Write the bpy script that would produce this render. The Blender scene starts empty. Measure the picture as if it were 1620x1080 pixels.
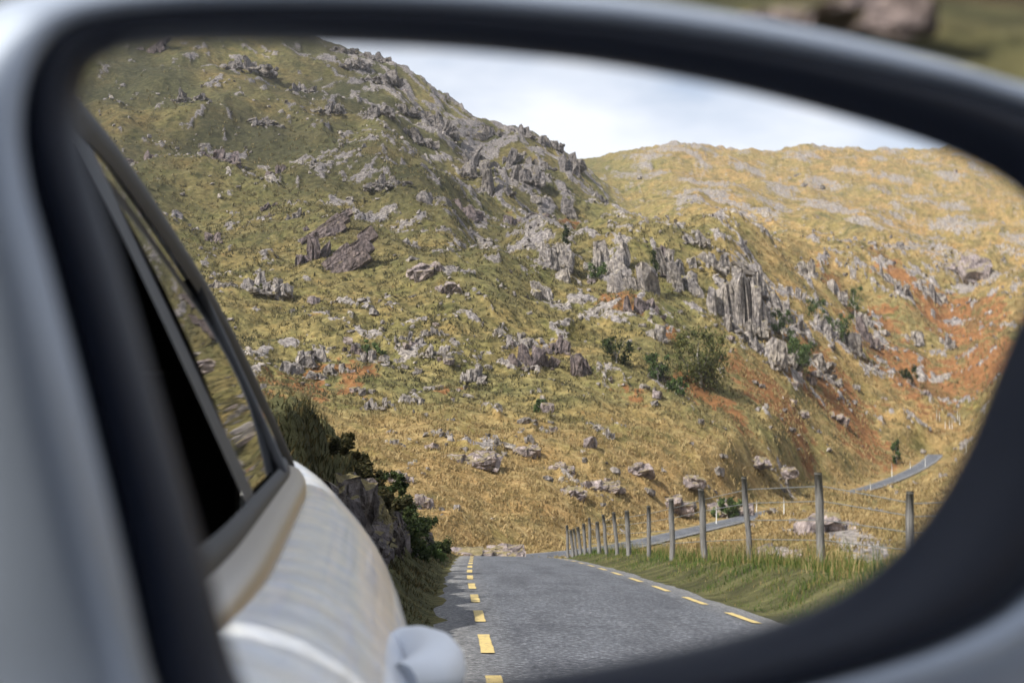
import bpy, bmesh, math, random
import numpy as np
from mathutils import Vector, Matrix

DATA = {
 'road_near': [(4.273, -60.0), (1.7754, 0.0), (1.151, 15.0), (0.7223, 25.3), (0.25, 44.0), (-0.4085, 66.0)],
 'road_far': [(-0.2557, 66.0, -1.3377), (0.118, 70.0, -1.4698), (1.2666, 74.5, -1.5696), (3.5533, 79.0, -1.5034), (6.8612, 83.0, -1.2013), (10.6595, 90.0, -0.5764), (16.2251, 100.0, 0.2563), (23.622, 114.0, 1.311), (33.219, 131.0, 2.7064), (41.5887, 143.0, 4.1932), (47.3175, 150.0, 5.7732), (51.5621, 156.0, 7.1361), (54.2817, 162.0, 8.1113)],
 'cols': [(-3.4336, [(2.0794, 0.3), (2.9957, 1.5), (3.8067, 9), (4.1897, 16), (5.0106, 45), (5.7038, 80), (6.3969, 110), (7.3778, 120)]), (-3.1416, [(2.0794, 0.3), (3.4012, 0.8), (4.1897, 3), (5.0106, 20), (5.7038, 60), (6.3969, 110), (7.3778, 120)]), (-2.5, [(2.0794, 2), (3.4012, 6), (4.1897, 15), (5.0106, 45), (5.7038, 90), (6.3969, 120), (7.3778, 120)]), (-1.6, [(2.0794, 2.5), (3.4012, 7), (4.1897, 18), (5.0106, 50), (5.7038, 95), (6.3969, 120), (7.3778, 120)]), (-0.75, [(2.0794, 2.5), (3.4012, 6), (4.1897, 14), (5.0106, 45), (5.7038, 95), (6.3969, 120), (7.3778, 120)]), (-0.3048, [(2.9957, -0.2), (4.3647, 5.9552), (4.6524, 9.4164), (4.8756, 16.0815), (5.058, 23.2353), (5.3457, 42.7747), (5.6081, 71.4559), (5.8463, 113.198), (6.1105, 187.1296), (6.4438, 241.7251), (7.3778, 241.7251)]), (-0.2298, [(2.9957, -0.2), (4.2165, 3.6237), (4.5808, 7.3118), (4.7454, 10.4425), (4.8945, 16.638), (5.0037, 21.7276), (5.0895, 25.0224), (5.2199, 33.3129), (5.3975, 48.5696), (5.5874, 70.8103), (5.763, 97.7056), (5.9663, 140.2647), (6.157, 188.3464), (6.5029, 252.3226), (7.3778, 252.3226)]), (-0.1716, [(2.9957, -0.2), (4.2047, 1.9288), (4.5149, 5.4354), (4.7156, 9.3376), (4.8026, 11.6925), (4.9424, 17.6051), (5.039, 22.7038), (5.208, 32.4079), (5.431, 50.5941), (5.6131, 73.1625), (5.7511, 94.2169), (5.8864, 119.8314), (6.0303, 148.3728), (6.4112, 207.6836), (7.3778, 207.6836)]), (-0.131, [(2.9957, -0.2), (4.1984, 0.2463), (4.4515, 3.0002), (4.6628, 7.153), (4.7796, 10.5128), (4.8609, 14.151), (4.9925, 21.2066), (5.1563, 31.0034), (5.4023, 49.4315), (5.5768, 67.8131), (5.7449, 91.0463), (5.9216, 120.9424), (6.1174, 143.5773), (6.5593, 214.2845), (7.3778, 214.2845)]), (-0.0941, [(2.9957, -0.9064), (4.1942, -0.7064), (4.3613, 0.8484), (4.5794, 5.0375), (4.7496, 9.8159), (4.8567, 14.1967), (5.0153, 22.4643), (5.1521, 31.0213), (5.3751, 48.3215), (5.5456, 64.7966), (5.6912, 82.413), (5.8183, 102.2105), (5.904, 115.6541), (6.0679, 131.917), (6.5553, 204.0273), (7.3778, 204.0273)]), (-0.0487, [(2.9957, -1.3232), (4.1909, -1.1232), (4.2779, -0.6302), (4.4786, 2.439), (4.636, 6.2664), (4.772, 10.6424), (4.8841, 15.8508), (5.0251, 23.4969), (5.137, 30.7323), (5.2995, 41.8633), (5.4173, 49.9471), (5.5618, 59.9399), (5.7048, 78.8773), (5.8445, 100.2949), (6.0413, 116.8968), (6.5521, 180.974), (7.3778, 180.974)]), (-0.0212, [(2.9957, -1.395), (4.1899, -1.195), (4.3043, -0.8848), (4.4776, 1.7262), (4.635, 5.8703), (4.7878, 10.8607), (4.9055, 16.2436), (5.0109, 22.5878), (5.1062, 28.4303), (5.1932, 32.943), (5.3568, 40.6215), (5.5015, 51.1156), (5.6278, 64.8578), (5.7992, 89.8246), (5.9916, 103.0382), (6.5512, 173.003), (7.3778, 173.003)]), (0.0207, [(2.9957, -1.4455), (4.1898, -1.2455), (4.3309, -1.1257), (4.4775, 1.0447), (4.6446, 5.5528), (4.8042, 11.1204), (4.8522, 12.7376), (4.9418, 16.9112), (5.0628, 23.8485), (5.1477, 29.7092), (5.2732, 36.6097), (5.4598, 45.2818), (5.5217, 50.0279), (5.6351, 64.2052), (5.7841, 82.4563), (5.9918, 97.714), (6.5514, 166.962), (7.3778, 166.962)]), (0.0588, [(2.9957, -1.5028), (4.1913, -1.3028), (4.3583, -1.2494), (4.5014, 0.7327), (4.665, 5.7265), (4.8056, 10.6848), (4.8844, 13.7872), (4.9988, 19.2412), (5.1076, 25.7229), (5.2057, 33.1528), (5.2748, 36.7629), (5.4614, 45.679), (5.5701, 53.1789), (5.7057, 68.2651), (5.801, 78.7796), (6.0422, 98.0383), (6.3299, 136.0429), (6.6865, 178.4284), (7.3778, 178.4284)]), (0.0918, [(2.9957, -1.5103), (4.1937, -1.3103), (4.3348, -1.2332), (4.5258, 0.3994), (4.6861, 4.9616), (4.808, 9.715), (4.8868, 13.3124), (5.0013, 19.3598), (5.0793, 24.3933), (5.1162, 26.3784), (5.1748, 32.2422), (5.3026, 38.2989), (5.485, 47.3757), (5.7082, 63.0424), (5.9447, 83.9076), (6.2585, 130.0064), (6.6891, 179.1345), (7.3778, 179.1345)]), (0.1352, [(2.9957, -1.2758), (4.1985, -1.0758), (4.4747, -0.6829), (4.5937, 0.0351), (4.6908, 3.2035), (4.7794, 6.9895), (4.8763, 10.9969), (4.9856, 16.6002), (5.0842, 22.4551), (5.1449, 26.8213), (5.2134, 35.5996), (5.2565, 38.4115), (5.4475, 45.0226), (5.7133, 62.7682), (6.0012, 92.5051), (6.2639, 134.4124), (6.6943, 180.2609), (7.3778, 180.2609)]), (0.1642, [(2.9957, -1.0489), (4.1075, -0.8489), (4.5128, -0.4476), (4.6281, 0.2488), (4.7134, 2.8473), (4.8005, 6.6612), (4.8958, 10.6806), (5.0238, 17.2679), (5.1009, 22.512), (5.1374, 25.1775), (5.2178, 35.3755), (5.2609, 38.2658), (5.4944, 45.7683), (5.7178, 61.7208), (6.0058, 92.9578), (6.2685, 132.6054), (6.6989, 181.1571), (7.3778, 181.1571)]), (0.1981, [(2.9957, -0.9729), (4.0266, -0.7729), (4.3366, -0.1147), (4.604, 1.5836), (4.7376, 1.1324), (4.8148, 3.1376), (4.8866, 7.256), (4.9608, 11.4094), (5.0628, 17.2976), (5.1553, 23.3965), (5.2669, 31.9828), (5.343, 36.738), (5.5416, 47.4046), (5.8196, 69.768), (6.0612, 98.1911), (6.2751, 131.9801), (6.7054, 182.3601), (7.3778, 182.3601)]), (0.2372, [(2.9957, -0.9866), (3.9399, -0.7866), (4.2173, -0.0632), (4.5815, 1.5381), (4.746, 2.8048), (4.8873, 2.4037), (4.9834, 6.1362), (5.0382, 9.7075), (5.1029, 14.5089), (5.1519, 18.1542), (5.2753, 27.168), (5.3993, 36.4129), (5.5096, 43.791), (5.733, 59.9539), (6.0213, 90.6532), (6.2845, 135.0539), (6.7145, 183.9576), (7.3778, 183.9576)]), (0.287, [(2.9957, -0.7135), (3.953, -0.5135), (4.2304, 0.4498), (4.6946, 1.9648), (5.0034, 4.005), (5.071, 5.759), (5.1466, 9.3974), (5.2338, 14.9307), (5.2775, 18.8882), (5.3644, 25.9983), (5.5017, 39.2038), (5.6594, 51.9834), (5.957, 81.5561), (6.2987, 135.2397), (6.7285, 186.3218), (7.3778, 186.3218)]), (0.3382, [(2.9957, -0.2), (3.969, 0.0954), (4.2464, 1.2654), (4.7106, 3.5102), (5.1192, 7.6425), (5.1925, 9.9572), (5.2609, 14.6411), (5.3302, 19.9789), (5.4515, 30.3533), (5.6196, 46.3875), (5.7963, 62.2893), (6.0268, 89.0628), (6.3161, 138.2309), (6.7456, 189.1442), (7.3778, 189.1442)]), (0.4011, [(2.9957, -0.2), (3.9923, 1.0681), (4.2698, 2.4207), (4.7342, 6.5579), (5.0221, 11.8809), (5.1868, 17.5644), (5.3801, 28.3964), (5.5637, 42.7723), (5.788, 61.6647), (6.0257, 88.6888), (6.3412, 138.0895), (6.7706, 193.2325), (7.3778, 193.2325)]), (0.4967, [(2.9957, -0.2), (4.037, 1.4465), (4.3145, 2.651), (4.779, 7.0111), (5.0671, 12.5787), (5.2321, 18.4898), (5.4259, 29.7264), (5.6101, 44.6333), (5.835, 64.2547), (6.0734, 92.3229), (6.3893, 141.0223), (6.8185, 201.1415), (7.3778, 201.1415)]), (0.75, [(2.0794, 0), (2.9957, -0.5), (3.8067, -2), (4.1897, -1.5), (5.0106, 16), (5.7038, 55), (6.3969, 100), (7.3778, 110)]), (1.3, [(2.0794, 0), (2.9957, -1), (3.8067, -3), (4.1897, -3), (5.0106, 15), (5.7038, 55), (6.3969, 100), (7.3778, 110)]), (1.9, [(2.0794, 0.1), (2.9957, 4.5), (3.8067, 13), (4.1897, 20), (5.0106, 48), (5.7038, 85), (6.3969, 115), (7.3778, 120)]), (2.3, [(2.0794, 0.2), (2.9957, 5.5), (3.8067, 15), (4.1897, 23), (5.0106, 52), (5.7038, 90), (6.3969, 120), (7.3778, 120)]), (2.85, [(2.0794, 0.3), (2.9957, 1.5), (3.8067, 9), (4.1897, 16), (5.0106, 45), (5.7038, 80), (6.3969, 110), (7.3778, 120)]), (3.1416, [(2.0794, 0.3), (3.4012, 0.8), (4.1897, 3), (5.0106, 20), (5.7038, 60), (6.3969, 110), (7.3778, 120)]), (3.7816, [(2.0794, 2), (3.4012, 6), (4.1897, 15), (5.0106, 45), (5.7038, 90), (6.3969, 120), (7.3778, 120)])],
 'cam': [[-0.6947841404241267, 0.08079419295249, 0.7146658636035891, 0.35733293180179454], [0.7192183244433875, 0.07804935162796367, 0.6903863414750476, 0.3451931707375238], [0.0, 0.9936702657801584, -0.11233611576153554, 0.9788319421192322]],
 'mirror': {'p0': [-0.0, 0.0, 1.035], 't': [-0.9205731609021073, 0.3905701670977142, 0.0], 'n': [0.39057016709767134, 0.9205731609020891, 0.0], 'R': 1.4},
 'glass_edge': [(-0.0901, 0.038), (-0.0892, 0.0475), (-0.084, 0.0538), (-0.0694, 0.0572), (-0.0431, 0.0595), (-0.0157, 0.061), (0.0058, 0.0613), (0.0279, 0.0609), (0.0586, 0.0583), (0.0907, 0.0536), (0.1157, 0.0481), (0.1327, 0.041), (0.1385, 0.0318), (0.1356, 0.0206), (0.1292, 0.0101), (0.1228, -0.0018), (0.113, -0.0207), (0.1002, -0.0371), (0.0822, -0.0504), (0.0571, -0.0593), (0.0272, -0.0653), (-0.0014, -0.0694), (-0.0287, -0.0727), (-0.0445, -0.0744), (-0.0529, -0.073), (-0.0577, -0.0656), (-0.0634, -0.0473), (-0.072, -0.0205), (-0.0813, 0.0088), (-0.0877, 0.0282)],
 'lip': [(-0.0935, 0.0377), (-0.0923, 0.0476), (-0.0866, 0.0545), (-0.0711, 0.0583), (-0.0438, 0.0608), (-0.0164, 0.0623), (0.0049, 0.0627), (0.027, 0.0624), (0.0576, 0.0602), (0.0895, 0.0561), (0.1149, 0.0514), (0.1353, 0.0443), (0.1442, 0.0333), (0.1427, 0.0211), (0.1372, 0.009), (0.131, -0.0041), (0.1208, -0.0238), (0.1062, -0.0408), (0.0867, -0.0534), (0.0594, -0.0623), (0.0282, -0.0683), (-0.0011, -0.0725), (-0.0286, -0.0758), (-0.0462, -0.0773), (-0.0565, -0.0758), (-0.0624, -0.0669), (-0.0682, -0.0467), (-0.0765, -0.0194), (-0.0853, 0.009), (-0.0912, 0.0273)],
 'bezel_outer': [(-0.1013, 0.0378), (-0.0994, 0.049), (-0.0923, 0.0572), (-0.0742, 0.0619), (-0.0442, 0.0652), (-0.0168, 0.0669), (0.0045, 0.0673), (0.0265, 0.0673), (0.0571, 0.066), (0.089, 0.0635), (0.1157, 0.0608), (0.1449, 0.0539), (0.1623, 0.0381), (0.1644, 0.0233), (0.1611, 0.0068), (0.1552, -0.0096), (0.1439, -0.0316), (0.1245, -0.0502), (0.101, -0.0613), (0.0676, -0.0699), (0.0329, -0.0761), (0.0015, -0.0806), (-0.027, -0.0838), (-0.0492, -0.0851), (-0.0644, -0.0829), (-0.073, -0.0703), (-0.0793, -0.0451), (-0.0868, -0.0163), (-0.0944, 0.0101), (-0.0993, 0.0257)],
 'shell_outer': [(-0.1227, 0.0476), (-0.1096, 0.0608), (-0.0973, 0.0675), (-0.0717, 0.0723), (-0.0393, 0.0757), (-0.011, 0.0775), (0.0111, 0.0784), (0.0338, 0.0788), (0.0655, 0.0776), (0.0985, 0.0751), (0.1278, 0.0715), (0.1674, 0.0639), (0.193, 0.044), (0.198, 0.0255), (0.1953, 0.0068), (0.1907, -0.0134), (0.1803, -0.0393), (0.1612, -0.0617), (0.129, -0.0774), (0.0823, -0.0863), (0.0448, -0.0922), (0.0094, -0.0964), (-0.0214, -0.098), (-0.0482, -0.0984), (-0.0714, -0.0939), (-0.0916, -0.0813), (-0.1066, -0.0595), (-0.117, -0.0307), (-0.1237, -0.0018), (-0.1268, 0.025)],
 'posts': [(5.5398, 17.5, 0.9566, -0.0468), (4.8919, 20.3, 1.2663, -0.0622), (4.2763, 23.4, 1.3381, -0.0869), (3.9011, 26.6, 1.2724, -0.0725), (3.6671, 30.2, 1.2051, -0.079), (3.5136, 34, 1.1629, -0.0861), (3.3255, 37.8, 1.1109, -0.0949), (3.2517, 41, 1.1332, -0.1014), (3.1307, 44, 1.1394, -0.107), (3.0449, 46.5, 0.9623, -0.1095), (2.8819, 49, 1.162, -0.1177), (2.8085, 51, 1.0107, -0.1195), (2.7329, 52.8, 0.9778, -0.1223), (2.6622, 54.4, 0.9837, -0.1256), (2.5827, 56, 1.0125, -0.1294), (2.4368, 57.5, 1.2877, -0.1381)],
 'rust': [(78.3, 219.85, 8.91, 20.67, 0.9), (59.49, 189.27, 8.53, 17.18, 0.9), (41.87, 164.41, 6.67, 13.32, 0.9), (71.2, 185.9, 6.7, 15.06, 0.9), (62.07, 210.82, 5.7, 11.01, 0.6), (25.48, 143.25, 3.23, 7.03, 0.7), (73.78, 239.8, 4.32, 16.34, 0.8), (28.96, 142.82, 3.86, 7.46, 0.9), (55.62, 215.29, 2.91, 9.89, 0.9), (21.2, 130.55, 2.35, 5.18, 0.8), (13.37, 155.32, 2.45, 5.68, 0.8), (11.39, 158.61, 1.43, 3.85, 0.8), (-17.95, 114.43, 3.09, 9.27, 0.8), (-13.83, 119.69, 2.7, 6.25, 0.7), (10.71, 236.95, 2.67, 18.43, 0.9), (17.5, 146.73, 1.32, 3.11, 0.8), (18.28, 132.52, 2.39, 4.85, 0.7), (-6.01, 117.2, 2.11, 4.65, 0.5), (33.69, 157.66, 2.84, 5.77, 0.8), (-58.43, 306.57, 4.14, 10.27, 0.4), (11.26, 125.94, 1.7, 3.44, 0.5)],
 'rocky': [(4.13, 290.48, 11.78, 219.66, 0.75), (-14.36, 315.9, 12.81, 63.18, 0.75), (13.5, 287.88, 7.78, 31.82, 0.8), (-24.99, 345.6, 9.34, 69.12, 0.8), (-3.93, 251.58, 4.53, 13.94, 0.6), (-39.17, 358.25, 8.07, 71.65, 0.7), (-5.49, 311.2, 8.41, 62.24, 0.8), (9.14, 314.01, 7.07, 62.8, 0.8), (-59.31, 319.7, 8.64, 21.78, 0.6), (-27.04, 239.8, 6.48, 23.34, 0.5), (-2.3, 97.63, 2.2, 5.41, 0.9), (-3.36, 102.42, 1.85, 4.71, 0.6), (3.96, 94.75, 2.99, 5.85, 0.9), (9.88, 105.22, 2.84, 5.83, 0.8), (16.35, 107.45, 2.9, 4.6, 0.9), (9.89, 111.05, 3.0, 6.15, 0.5), (-9.75, 110.72, 2.99, 8.25, 0.5), (25.84, 127.84, 2.88, 4.28, 0.6), (38.15, 150.28, 3.38, 5.5, 0.4), (34.77, 162.46, 5.85, 12.63, 0.8), (49.47, 192.7, 6.08, 14.99, 0.7), (24.48, 149.83, 3.37, 6.42, 0.8), (24.83, 175.61, 4.75, 4.8, 0.9), (35.48, 185.34, 5.01, 51.6, 0.7), (85.13, 249.33, 8.98, 35.98, 0.6), (99.96, 264.72, 7.15, 38.2, 0.7), (60.31, 205.21, 5.55, 10.72, 0.5), (-21.29, 128.22, 4.62, 12.06, 0.8), (-12.46, 128.22, 4.04, 9.56, 0.6), (-18.26, 146.73, 2.64, 6.74, 0.6), (4.36, 173.0, 3.9, 17.4, 0.6), (17.0, 71.28, 1.61, 16.63, 1), (13.04, 62.67, 1.13, 5.48, 1), (62.81, 380.37, 10.28, 65.45, 0.7), (63.47, 289.61, 11.74, 93.04, 0.5), (102.67, 341.48, 13.84, 72.16, 0.5), (98.62, 498.06, 22.44, 99.61, 0.6), (149.98, 416.13, 15.0, 64.35, 0.5), (36.11, 399.04, 10.78, 56.22, 0.6), (22.44, 315.9, 3.56, 100.23, 0.9), (-53.62, 243.42, 5.48, 13.49, 0.5), (-63.22, 236.24, 4.26, 11.6, 0.6), (-9.54, 161.0, 2.18, 5.39, 0.6), (-4.68, 91.68, 2.48, 6.54, 0.5)],
 'crags': [(28.28, 164.41, 6.81, 6.81, 'column', 1165, 500), (22.94, 168.4, 3.49, 6.37, 'slab', 1092, 470), (37.13, 178.26, 3.69, 4.98, 'slab', 1236, 492), (14.8, 161.97, 5.4, 4.52, 'spike', 1000, 466), (7.55, 164.41, 4.15, 3.7, 'slab', 905, 460), (4.11, 159.09, 3.3, 3.15, 'slab', 863, 470), (14.87, 151.19, 4.49, 3.0, 'dark', 1016, 508), (7.33, 128.22, 4.27, 3.12, 'dark', 932, 596), (1.78, 128.61, 3.82, 2.78, 'dark', 840, 586), (-3.86, 123.32, 2.78, 1.78, 'slab', 743, 592), (-19.28, 160.04, 8.07, 6.63, 'diag', 548, 436), (-23.77, 175.61, 7.59, 4.75, 'diag', 515, 392), (-28.66, 149.83, 7.42, 2.97, 'slab', 395, 474), (-19.89, 121.49, 4.38, 2.41, 'slab', 455, 588), (-12.66, 125.56, 3.28, 1.7, 'slab', 592, 572), (-9.33, 154.39, 3.89, 2.78, 'flat', 678, 452), (-8.76, 111.05, 2.3, 1.7, 'slab', 640, 640), (-10.64, 109.4, 2.46, 1.08, 'slab', 600, 645), (48.09, 185.9, 4.35, 4.69, 'slab', 1335, 548), (29.63, 153.93, 5.55, 4.02, 'slab', 1208, 566), (39.78, 176.67, 3.18, 3.98, 'slab', 1270, 520), (54.98, 197.38, 3.56, 4.45, 'dark', 1372, 545), (15.38, 143.68, 2.85, 1.94, 'slab', 1035, 545), (15.87, 127.84, 1.96, 2.07, 'slab', 1072, 632), (14.43, 132.52, 1.55, 2.75, 'dark', 1040, 598), (-2.98, 93.9, 3.64, 1.18, 'flat', 742, 738), (-1.34, 71.28, 3.34, 1.03, 'flat', 768, 866), (4.09, 92.5, 2.5, 1.17, 'flat', 905, 786), (9.73, 103.66, 2.05, 1.31, 'flat', 1010, 750), (17.36, 107.13, 4.34, 1.54, 'flat', 1150, 790), (26.15, 127.46, 2.64, 1.15, 'flat', 1236, 728), (22.75, 123.32, 2.78, 0.89, 'flat', 1195, 722), (16.98, 69.39, 3.0, 1.44, 'flat', 1312, 842), (12.47, 60.45, 2.12, 1.25, 'flat', 1236, 892), (94.18, 253.85, 10.29, 5.72, 'flat', 1530, 436), (77.17, 227.22, 5.12, 3.48, 'slab', 1480, 500), (25.67, 180.41, 4.06, 2.11, 'slab', 1100, 385), (-58.97, 317.79, 11.17, 4.29, 'slab', 400, 112), (-38.26, 229.27, 4.54, 2.07, 'dark', 445, 292), (-36.63, 210.19, 3.22, 1.33, 'dark', 430, 332), (-39.72, 181.5, 2.78, 1.96, 'dark', 335, 390), (-34.75, 199.16, 2.15, 1.08, 'dark', 430, 356), (-22.33, 302.92, 6.82, 3.27, 'slab', 640, 186), (-13.92, 302.02, 6.8, 4.08, 'slab', 700, 215), (-5.32, 272.77, 7.37, 4.42, 'slab', 760, 290), (3.68, 273.59, 7.39, 4.93, 'slab', 830, 300), (11.11, 268.72, 6.05, 5.33, 'slab', 890, 330), (-19.45, 215.94, 6.81, 2.53, 'slab', 610, 300), (-36.88, 335.4, 6.65, 3.32, 'slab', 560, 120), (20.33, 288.75, 2.86, 2.08, 'slab', 950, 322), (0.13, 297.53, 6.7, 4.56, 'slab', 800, 250), (-82.91, 316.84, 9.42, 3.71, 'diag', 240, 95), (-5.52, 79.88, 1.58, 1.44, 'flat', 660, 800), (2.43, 106.17, 1.15, 0.77, 'slab', 860, 690), (7.66, 109.4, 1.18, 0.79, 'slab', 960, 690), (32.24, 146.29, 1.98, 0.92, 'flat', 1265, 655), (39.27, 157.66, 2.84, 0.85, 'flat', 1320, 648), (-5.19, 101.2, 1.55, 0.82, 'slab', 700, 690), (-8.59, 97.63, 1.76, 0.88, 'slab', 620, 700), (-0.62, 137.37, 2.48, 1.86, 'slab', 800, 540), (-29.8, 190.98, 3.44, 2.06, 'slab', 470, 370), (-7.47, 134.52, 2.42, 0.97, 'slab', 690, 530), (40.96, 167.4, 3.32, 1.81, 'slab', 1310, 590), (48.88, 210.19, 3.22, 3.22, 'slab', 1280, 440), (-14.81, 128.22, 1.96, 1.39, 'dark', 560, 560), (20.83, 171.97, 3.1, 3.87, 'slab', 1060, 440), (26.47, 175.09, 4.73, 3.15, 'slab', 1120, 425), (33.27, 178.8, 4.03, 4.03, 'slab', 1190, 440), (33.51, 169.92, 3.06, 4.59, 'slab', 1215, 505), (42.05, 192.13, 3.12, 3.98, 'slab', 1255, 462), (43.97, 182.59, 3.29, 4.11, 'slab', 1300, 522), (52.32, 207.07, 3.73, 4.1, 'slab', 1320, 472), (56.91, 208.31, 3.75, 4.69, 'slab', 1360, 502), (67.02, 226.54, 3.67, 4.08, 'slab', 1400, 472), (27.84, 155.78, 4.21, 2.53, 'slab', 1180, 545), (25.53, 155.78, 3.51, 2.11, 'slab', 1150, 532), (33.43, 160.04, 4.33, 2.6, 'slab', 1240, 562), (40.06, 169.92, 3.83, 2.3, 'slab', 1292, 562), (68.68, 220.51, 3.97, 3.58, 'slab', 1430, 502), (66.73, 207.07, 3.73, 2.8, 'slab', 1452, 552), (72.08, 206.45, 3.72, 2.79, 'slab', 1500, 562), (5.74, 167.4, 4.52, 3.77, 'slab', 880, 442), (12.28, 169.41, 4.58, 4.58, 'spike', 960, 442), (18.95, 171.46, 2.32, 4.63, 'dark', 1038, 432), (-31.31, 147.61, 3.32, 2.66, 'slab', 350, 472), (-26.1, 149.83, 3.37, 2.7, 'slab', 432, 478), (-24.12, 164.91, 3.71, 4.46, 'dark', 492, 424), (-17.7, 123.69, 3.34, 1.89, 'slab', 500, 582), (-15.2, 121.86, 2.74, 1.32, 'slab', 540, 594), (-10.39, 132.12, 1.79, 1.43, 'slab', 640, 542), (-6.7, 149.39, 2.69, 2.42, 'flat', 712, 470), (-52.02, 241.25, 8.69, 4.35, 'dark', 340, 246), (-63.75, 239.09, 6.46, 4.74, 'dark', 232, 244), (-18.25, 279.39, 7.55, 3.78, 'slab', 660, 232), (-25.82, 277.72, 6.25, 3.25, 'slab', 600, 204), (-36.85, 282.75, 7.64, 2.8, 'slab', 520, 192), (-46.13, 311.2, 7.01, 3.36, 'slab', 480, 142), (-8.18, 293.98, 6.62, 4.77, 'slab', 740, 242), (-2.77, 258.45, 6.99, 4.66, 'slab', 780, 322), (6.93, 292.23, 6.58, 4.74, 'slab', 850, 272), (13.81, 293.1, 5.28, 5.28, 'slab', 900, 292), (6.88, 257.68, 6.96, 5.11, 'dark', 860, 344), (-0.5, 234.13, 5.27, 4.22, 'dark', 800, 364), (-6.59, 218.54, 4.92, 4.92, 'dark', 740, 354), (-65.88, 281.91, 7.62, 3.05, 'slab', 300, 160), (-47.83, 269.52, 6.07, 2.43, 'slab', 420, 200), (-11.14, 210.19, 3.79, 2.84, 'slab', 690, 320), (-12.94, 178.26, 3.21, 1.93, 'slab', 650, 380), (0.63, 134.11, 3.02, 2.05, 'slab', 820, 560), (4.47, 136.14, 3.07, 1.84, 'dark', 880, 560), (-7.12, 127.84, 2.88, 1.5, 'slab', 690, 560), (-1.6, 111.72, 2.01, 1.11, 'slab', 780, 650), (3.18, 98.22, 2.21, 1.06, 'flat', 880, 740), (6.82, 97.34, 2.19, 1.05, 'flat', 960, 770), (12.06, 102.12, 2.76, 1.29, 'flat', 1060, 790), (14.28, 107.77, 2.43, 1.17, 'flat', 1090, 760), (0.89, 100.0, 1.8, 0.9, 'flat', 830, 720), (-6.8, 86.6, 1.56, 1.17, 'flat', 640, 760), (-43.41, 365.84, 8.24, 3.3, 'ridge', 540, 88), (-33.7, 357.18, 8.04, 3.54, 'ridge', 592, 103), (-3.77, 320.66, 8.09, 4.04, 'ridge', 772, 208), (3.34, 317.79, 8.02, 3.72, 'ridge', 820, 230), (10.39, 315.9, 7.11, 3.7, 'ridge', 868, 252), (15.84, 313.07, 6.2, 3.67, 'ridge', 906, 272), (-27.66, 317.79, 8.59, 3.72, 'ridge', 610, 150), (-16.91, 306.57, 8.29, 4.14, 'ridge', 680, 200), (-7.36, 281.91, 7.62, 4.57, 'ridge', 745, 270)],
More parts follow.
